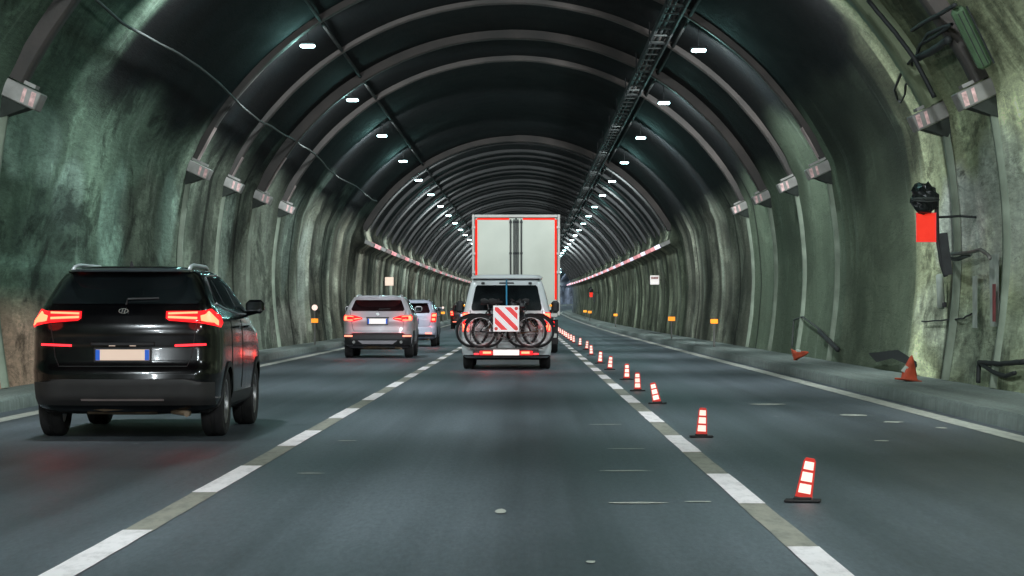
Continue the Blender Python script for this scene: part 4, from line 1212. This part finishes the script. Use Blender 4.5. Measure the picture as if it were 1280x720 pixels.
    b = MB(); b.box((-.238, py_ - .0075, zp), (.042, .004, ph * .96)); b.box((.238, py_ - .0075, zp), (.042, .004, ph * .96)); b.build('blue_band', M['plate_blue'], po)
    b = MB(); b.box((0, py_ + .012, zp), (.56, .012, ph + .04), bev=.005); b.build('plate_holder', M['black_plastic'], po)
    # tailgate shut line
    b = MB(); tg = []
    wg = .66
    for (x, z) in [(-.74, 1.26), (-.70, 1.08), (-wg, .80), (-wg + .04, .71), (wg - .04, .71), (wg, .80), (.70, 1.08), (.74, 1.26)]:
        if tg:
            x0_, z0_ = tg[-1][3]
            for k in range(1, 7):
                xx, zz_ = lerp(x0_, x, k / 6), lerp(z0_, z, k / 6); tg.append((xx, B.rear_y(xx, zz_) - .001, zz_, (xx, zz_)))
        else: tg.append((x, B.rear_y(x, z) - .001, z, (x, z)))
    b.tube([t[:3] for t in tg], .005, 4); b.build('tailgate_gap', M['cable'], car)
    return car, B
suv('black SUV with lit red tail lights in the left lane, nearest vehicle', (-3.90, 24.65, 0), M['black_paint'], M['dark_glass'], 'black')
suv('silver SUV with red lights and white plate in the left lane', (-3.90, 67.0, 0), M['silver_paint'], M['red_glass'], 'silver')
suv('pale blue car with black rear spoiler half hidden in front of the silver SUV', (-3.98, 88.0, 0), M['paleblue_paint'], M['red_glass'], 'wagon')
suv('dark red car far ahead, half hidden by the left side of the white van', (-4.05, 166.0, cz(166)), M['darkred_paint'], M['dark_glass'], 'wagon')

# ---- white camper van ---------------------------------------------------------
VX, VY = -.42, 54.0
van = thing('camper_van', 'white camper van with dark rear window carrying bicycles in the middle lane', 'van', (VX, VY, 0))
vk = [(.24, .20, 4.75, .86, .14, .22, .3, .4, .06), (.30, .03, 4.86, .93, .14, .22, .3, .45, .06), (.42, .00, 4.90, .95, .14, .22, .3, .5, .06), (.55, .02, 4.9, .952, .14, .22, .3, .5, .06),
      (.62, .06, 4.9, .952, .12, .20, .3, .5, .05), (.90, .08, 4.88, .952, .12, .20, .35, .6, .05), (1.05, .10, 4.75, .945, .12, .20, .4, .6, .05), (1.15, .11, 4.3, .93, .12, .2, .4, .5, .05),
      (1.25, .13, 4.1, .905, .12, .2, .3, .4, .05), (1.45, .17, 3.8, .86, .12, .2, .25, .35, .05), (1.70, .24, 3.45, .80, .12, .2, .22, .3, .05), (1.82, .28, 3.25, .765, .13, .2, .22, .3, .05),
      (1.88, .32, 3.1, .735, .15, .22, .22, .3, .05), (1.905, .40, 3.0, .70, .15, .22, .22, .3, .05)]
VB = Body(vk)
vw = [(sx * .82, yy) for sx in (-1, 1) for yy in (.95, 3.95)]
VB.mesh('body', M['white_paint'], van, vw, .39)
for (x, y) in vw: wheel(van, x, y, .34, .225)
b = MB()  # pop-top roof
pk = [(1.912, .32, 3.0, .735, .14, .2, .2, .3, .05), (1.93, .20, 3.05, .755, .15, .22, .22, .3, .05), (1.955, .20, 3.05, .755, .15, .22, .22, .3, .05), (1.995, .30, 2.9, .71, .18, .3, .25, .4, .05), (2.015, .6, 2.6, .55, .2, .3, .25, .4, .05)]
Body(pk).mesh('pop_top_roof', M['white_paint'], van, None, 0)
b = MB(); b.box((0, 1.65, 1.906), (1.40, 2.6, .02)); b.build('roof_seal', M['cable'], van)
gw = [(-.72, 1.245), (.72, 1.245), (.745, 1.29), (.735, 1.36), (.655, 1.75), (.62, 1.785), (-.62, 1.785), (-.655, 1.75), (-.735, 1.36), (-.745, 1.29)]
rwn = patch(rfn(VB), gw, .008, 24, 14, .02).build('rear_window', M['dark_glass'], van, smooth='auto')
b = MB(); b.box((-.20, VB.rear_y(0, 1.5) - .0095, 1.56), (.24, .004, .16), bev=.001)
for s in (-1, 1):
    for p in ([(.42, 1.26), (1.45, 1.26), (1.45, 1.68), (.52, 1.68)], [(1.55, 1.26), (2.65, 1.26), (2.65, 1.68), (1.55, 1.68)], [(2.78, 1.26), (3.85, 1.26), (3.35, 1.66), (2.78, 1.68)]):
        patch(sfn(VB, s), p, .006, 12, 8, .02).build('side_window', M['dark_glass'], van, smooth='auto')
    mk = (lambda p: p) if s > 0 else mirror
    L_ = patch(rfn2(VB), mk([(.795, .80), (.925, .80), (.925, 1.21), (.79, 1.21)]), .012, 10, 10, .03).build('tail_light', M['red_lens'], van, smooth='auto')
    patch(rfn2(VB), mk([(.81, 1.085), (.90, 1.085), (.90, 1.19), (.81, 1.19)]), .018, 6, 4, .01).build('light_element', M['red_hot'], L_)
    patch(rfn2(VB), mk([(.805, .82), (.85, .82), (.87, .97), (.82, .97)]), .018, 5, 5, .01).build('light_element', M['red_hot'], L_)
    patch(rfn2(VB), mk([(.875, .82), (.905, .82), (.915, .96), (.89, .96)]), .018, 5, 5, .01).build('light_element', M['red_hot'], L_)
    tail_glow(van, (s * .84, VB.rear_y(.84, 1.0) - .10, 1.02), 1.2)
    mm = MB(); mm.box((s * 1.065, 3.55, 1.33), (.18, .16, .27), bev=.05); mm.tube([(s * .88, 3.6, 1.2), (s * 1.03, 3.57, 1.25)], .035, 8); mo = mm.build('wing_mirror', M['black_plastic'], van, smooth='auto')
    b = MB(); b.box((s * .965, 3.5, 1.36), (.05, .05, .05), bev=.01); b.build('indicator', M['amber'], mo)
    b = MB(); b.box((s * .50, VB.rear_y(.5, 1.83) - .02, 1.825), (.07, .06, .05), bev=.01); b.build('tailgate_hinge', M['black_plastic'], van)
patch(rfn(VB), [(-.16, 1.815), (.16, 1.815), (.15, 1.845), (-.15, 1.845)], .014, 8, 2, .02).build('high_brake_light', M['black_plastic'], van)
patch(rfn2(VB), [(-.90, .28), (.90, .28), (.90, .31), (-.90, .31)], .010, 30, 4, .02).build('bumper_lip', M['black_plastic'], van, smooth='auto')
b = MB(); b.box((0, 2.45, .26), (1.45, 3.2, .14), bev=.04); b.box((0, .95, .30), (1.3, .14, .1)); b.build('underbody', M['dark_steel'], van)
# tailgate line
b = MB()
for s in (-1, 1): b.tube([(s * x, VB.rear_y(x, z) - .002, z) for (x, z) in [(.77, 1.25), (.765, 1.1), (.77, .9), (.76, .62)]], .006, 4)
b.tube([(x, VB.rear_y(x, .60) - .002, .60) for x in [-.76 + .152 * i for i in range(11)]], .006, 4); b.build('tailgate_gap', M['cable'], van)
# bicycle carrier
car = thing('bicycle_carrier', 'towbar bicycle carrier with lit red lamps and white plate behind the van', 'bicycle carrier', (VX, VY, 0))
b = MB(); b.tube([(0, .1, .40), (0, -.75, .40)], .035, 8)
for yy in (-.14, -.38, -.62): b.box((0, yy, .455), (1.52, .07, .02), bev=.006)
b.tube([(-.66, -.1, .43), (-.66, -.68, .43)], .02, 6); b.tube([(.66, -.1, .43), (.66, -.68, .43)], .02, 6); b.tube([(-.2, -.08, .44), (-.2, -.09, 1.15), (.2, -.09, 1.15), (.2, -.08, .44)], .018, 8)
b.build('platform', M['steel'], car)
b = MB(); b.box((0, -.75, .37), (1.36, .05, .13), bev=.012); lb = b.build('light_board', M['grey_plastic'], car)
b = MB(); b.box((0, -.780, .375), (.54, .008, .115), bev=.003); b.build('licence_plate', M['plate_white'], car)
for s in (-1, 1):
    b = MB(); b.box((s * .42, -.782, .365), (.26, .02, .085), bev=.008); q = b.build('tail_light', M['red_lens'], car); tail_glow(car, (s * .42, -.90, .36), 2.0)
    b = MB(); b.box((s * .40, -.795, .372), (.17, .008, .045), bev=.003); b.build('light_element', M['red_hot'], q)
    b = MB(); b.box((s * .62, -.782, .345), (.10, .02, .03), bev=.004); b.build('rear_reflector', M['red_glow'], car)  # carrier reflector is emissive too, imitating returned light
# warning board, striped
wb_ = thing('warning_board', 'square white board with diagonal red stripes tied to the bicycles', 'warning board', (VX + .0, VY - .82, 1.08), (R(-2), 0, 0))
b = MB(); b.box((0, 0, 0), (.54, .012, .54), bev=.004); b.build('board', M['board_white'], wb_)
def clip_stripe(c, w, h=.235):
    # band of points with  c-w < x+z < c+w  (runs from top left to bottom right)
    sq = [(-h, -h), (h, -h), (h, h), (-h, h)]
    def clip(poly, sgn, k):
        out = []
        for i in range(len(poly)):
            p, q = poly[i], poly[(i + 1) % len(poly)]
            fp, fq = sgn * (p[0] + p[1] - k), sgn * (q[0] + q[1] - k)
            if fp >= 0: out.append(p)
            if fp * fq < 0:
                t = fp / (fp - fq); out.append((lerp(p[0], q[0], t), lerp(p[1], q[1], t)))
        return out
    return clip(clip(sq, 1, c - w), -1, c + w)
for c in (-.0, .27, -.27):
    p = clip_stripe(c * 1.0, .065)
    b = MB(); b.prism(p, -.0095, -.0075); b.build('red_stripe', M['board_red'], wb_)
b = MB()
for (x, z) in ((.21, .21), (-.21, -.21), (.21, -.21)): b.tube([(x, -.016, z), (x, -.0098, z)], .036, 16)
b.build('round_reflector', M['red_refl'], wb_)
b = MB(); b.tube([(VX + .0, VY + .26, 1.90), (VX + .0, VY + .05, 1.55), (VX + .01, VY - .30, 1.24)], .016, 6)
tag(b.build('strap', M['blue_strap'], None), 'thin blue strap running from the van roof down to the bicycles', 'strap')

# bicycles
def bicycle(x0, y0, z0, flip, frame_m, label, rot=0.0, tyre='rubber'):
    th = thing('bicycle', label, 'bicycle', (x0, y0, z0), (0, R(rot), 0), 'bicycles on the carrier behind the van')
    f = -1 if flip else 1
    r = .345; wb2 = .525
    X = lambda x: x * f
    for sx in (-wb2, wb2):
        b = MB(); b.torus((X(sx), 0, r), r - .026, .027, 44, 8); w = b.build('wheel', M[tyre], th, smooth=True)
        b = MB(); b.torus((X(sx), 0, r), r - .060, .011, 44, 6)
        b.tube([(X(sx), -.04, r), (X(sx), .04, r)], .022, 10); b.build('rim', M['bike_silver'], w, smooth=True)
        b = MB()
        for k in range(20):
            a = 2 * PI * k / 20
            b.tube([(X(sx), .02 * (-1) ** k, r), (X(sx) + (r - .05) * math.cos(a), 0, r + (r - .05) * math.sin(a))], .0018, 4, caps=False)
        b.build('spokes', M['bike_silver'], w)
        b = MB(); pts = []
    bb = (X(-.06), 0, .30); st = (X(-.17), 0, .80); hd = (X(.33), 0, .86); hb = (X(.36), 0, .74); ra = (X(-wb2), 0, r); fa = (X(wb2), 0, r)
    b = MB()
    b.tube([bb, st], .023, 8); b.tube([st, hd], .023, 8); b.tube([bb, hb], .032, 8); b.tube([(hd[0], 0, .90), hb], .026, 8)
    for s in (-1, 1):
        b.tube([bb, (ra[0], .055 * s, ra[2])], .014, 6); b.tube([st, (ra[0], .055 * s, ra[2])], .013, 6)
    b.build('frame', M[frame_m], th, smooth=True)
    b = MB()
    for s in (-1, 1): b.tube([hb, (X(.40), .05 * s, .66), (fa[0], .05 * s, fa[2])], .018, 6)
    b.build('fork', M[frame_m], th, smooth=True)
    b = MB(); b.tube([(hd[0], 0, .88), (X(.31), 0, .97), (X(.36), 0, .99)], .013, 8); b.tube([(X(.32), -.29, 1.01), (X(.36), -.12, .99), (X(.36), .12, .99), (X(.32), .29, 1.01)], .011, 8)
    h = b.build('handlebar', M['bike_frame'], th, smooth=True)
    b = MB(); b.tube([(X(.30), -.31, 1.01), (X(.33), -.20, 1.0)], .018, 8); b.tube([(X(.30), .31, 1.01), (X(.33), .20, 1.0)], .018, 8); b.build('grip', M['rubber'], h)
    b = MB(); b.tube([st, (X(-.205), 0, .95)], .013, 8); b.build('seat_post', M['bike_silver'], th)
    b = MB(); b.tube([(X(-.34), 0, .965), (X(-.26), 0, .965), (X(-.14), 0, .96), (X(-.06), 0, .955)], [.06, .075, .035, .02], 10, Matrix.Diagonal((1, 1, 1, 1))); b.build('saddle', M['rubber'], th, smooth=True)
    b = MB(); b.torus((bb[0], -.045, bb[2]), .085, .006, 28, 6); b.tube([(bb[0], -.06, bb[2]), (bb[0], .06, bb[2])], .02, 8)
    b.tube([(bb[0], -.06, bb[2]), (bb[0] + X(.10), -.065, bb[2] - .13)], .010, 6); b.tube([(bb[0], .06, bb[2]), (bb[0] - X(.10), .065, bb[2] + .13)], .010, 6); b.torus((ra[0], -.035, ra[2]), .045, .006, 20, 6)
    b.tube([(bb[0], -.045, bb[2] + .085), (ra[0], -.035, ra[2] + .045)], .004, 4); b.tube([(bb[0], -.045, bb[2] - .085), (ra[0], -.035, ra[2] - .045)], .004, 4); b.build('crankset', M['bike_silver'], th, smooth=True)
    b = MB(); b.box((bb[0] + X(.10), -.10, bb[2] - .13), (.09, .08, .02)); b.box((bb[0] - X(.10), .10, bb[2] + .13), (.09, .08, .02)); b.build('pedal', M['black_plastic'], th)
    for sx in (-wb2, wb2):
        b = MB(); b.tube([(X(sx) + (r + .015) * math.cos(a_), 0, r + (r + .015) * math.sin(a_)) for a_ in [R(20 + 12 * q_) for q_ in range(12)]], .022, 6); b.build('mudguard', M['bike_frame'], th)
    b = MB()
    b.box((X(.36), .0, .90), (.16, .20, .14), bev=.03)
    b.tube([(X(.36), -.2, .98), (X(.42), -.12, .80), (X(.38), -.05, .70)], .006, 5); b.tube([(X(.36), .2, .98), (X(.45), .1, .78), (X(.30), .03, .66)], .006, 5)
    b.build('handlebar_bag', M['bike_frame'], th)
    return th
bicycle(VX - .20, VY - .14, .468, False, 'bike_frame', 'innermost bicycle, black framed, shifted left on the carrier')
bicycle(VX + .14, VY - .38, .468, True, 'bike_brown', 'middle bicycle with brown frame shifted right on the carrier')
bicycle(VX - .02, VY - .62, .468, False, 'bike_frame', 'outermost bicycle, dark framed, right behind the striped board')

# ---- box truck ----------------------------------------------------------------
TX, TY = -.30, 74.0
tk = thing('box_truck', 'white box truck with red reflective outline ahead of the camper van', 'truck', (TX, TY, 0))
b = MB(); b.box((0, 4.3, 2.55), (2.49, 8.5, 2.86)); b.build('cargo_box', M['truck_white'], tk)
b = MB()
b.box((-1.235, -.02, 2.56), (.075, .12, 2.92), bev=.012); b.box((1.235, -.02, 2.56), (.075, .12, 2.92), bev=.012); b.box((0, -.02, 3.975), (2.395, .118, .085), bev=.012); b.box((0, -.02, 1.11), (2.395, .118, .11), bev=.012)
b.build('rear_frame', M['frame_grey'], tk)
for s in (-1, 1):
    b = MB(); b.box((s * .593, .0, 2.55), (1.165, .05, 2.74), bev=.01); dr = b.build('cargo_door', M['truck_white'], tk)
    b = MB()
    for xx in (.055, .155): b.tube([(s * xx, -.045, 1.25), (s * xx, -.045, 3.88)], .021, 8)
    for xx in (.055, .155):
        for zz_ in (1.3, 2.0, 2.9, 3.8): b.box((s * xx, -.035, zz_), (.07, .025, .06))
    b.build('lock_rod', M['dark_steel'], dr)
    b = MB()
    for zz_ in (1.45, 2.35, 2.56 + .33, 3.65): b.box((s * 1.225, -.09, zz_), (.10, .03, .085), bev=.01)
    b.build('hinge', M['frame_grey'], dr)
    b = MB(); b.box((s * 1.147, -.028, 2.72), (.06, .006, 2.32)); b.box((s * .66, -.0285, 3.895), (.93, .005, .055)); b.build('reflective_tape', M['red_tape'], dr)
    b = MB(); b.box((s * .9, -.02, .86), (.42, .06, .16), bev=.01); q = b.build('tail_light', M['red_lens'], tk)
    b = MB(); b.box((s * .98, -.055, .86), (.18, .01, .09)); b.build('light_element', M['red_glow'], q)
    b = MB(); b.box((s * 1.0, 1.0, .62), (.46, .02, .72)); b.build('mudflap', M['rubber'], tk)
b = MB(); b.box((0, -.0, 2.55), (.045, .055, 2.74)); b.build('door_seal', M['cable'], tk)
b = MB(); b.box((0, .0, .52), (2.36, .08, .12), bev=.01); b.box((-.6, .1, .75), (.08, .1, .5)); b.box((.6, .1, .75), (.08, .1, .5)); b.build('underrun_bar', M['frame_grey'], tk)
b = MB(); b.box((-.42, 4.0, .95), (.10, 8, .2)); b.box((.42, 4.0, .95), (.10, 8, .2)); b.box((0, 4.3, 1.085), (2.3, 8.3, .06)); b.build('chassis', M['dark_steel'], tk)
for s in (-1, 1):
    for yy in (1.7, 7.9):
        wheel(tk, s * 1.08, yy, .48, .28, simple=True, spokes=0)
    if s: wheel(tk, s * .80, 1.7, .48, .26, simple=True, spokes=0)
Body([(.45, 8.65, 10.6, 1.15, .1, .1, .2, .3, 0), (.9, 8.62, 10.8, 1.22, .1, .1, .2, .3, 0), (1.6, 8.62, 10.8, 1.22, .1, .1, .2, .3, 0), (2.7, 8.62, 10.5, 1.18, .1, .1, .2, .3, 0), (3.1, 8.7, 10.1, 1.1, .2, .2, .3, .4, 0)]).mesh('cab', M['white_paint'], tk, None, 0)

# ------------------------------------------------------------------ world, camera, render
w = bpy.data.worlds.new('World'); S.world = w; w.use_nodes = True
bg = w.node_tree.nodes['Background']; sky = w.node_tree.nodes.new('ShaderNodeTexSky'); sky.sky_type = 'NISHITA'; sky.sun_disc = False; sky.sun_elevation = R(2)
w.node_tree.links.new(sky.outputs[0], bg.inputs['Color']); bg.inputs['Strength'].default_value = .05

cd = bpy.data.cameras.new('camera'); cam = bpy.data.objects.new('camera', cd); COL.objects.link(cam)
cd.sensor_width = 36; cd.lens = 90; cd.clip_end = 2000; cd.clip_start = .1
yaw = math.atan(18 / 3200); pitch = math.atan(28 / 3200)
cam.location = (0, 0, 1.25); cam.rotation_euler = (PI / 2 + pitch, 0, yaw)
S.camera = cam
S.view_settings.view_transform = 'Standard'; S.view_settings.look = 'None'; S.view_settings.exposure = 0
c = S.cycles; c.use_denoising = True; c.max_bounces = 6; c.diffuse_bounces = 4; c.glossy_bounces = 3; c.caustics_reflective = False; c.caustics_refractive = False
c.use_light_tree = True; c.sample_clamp_indirect = 3.0
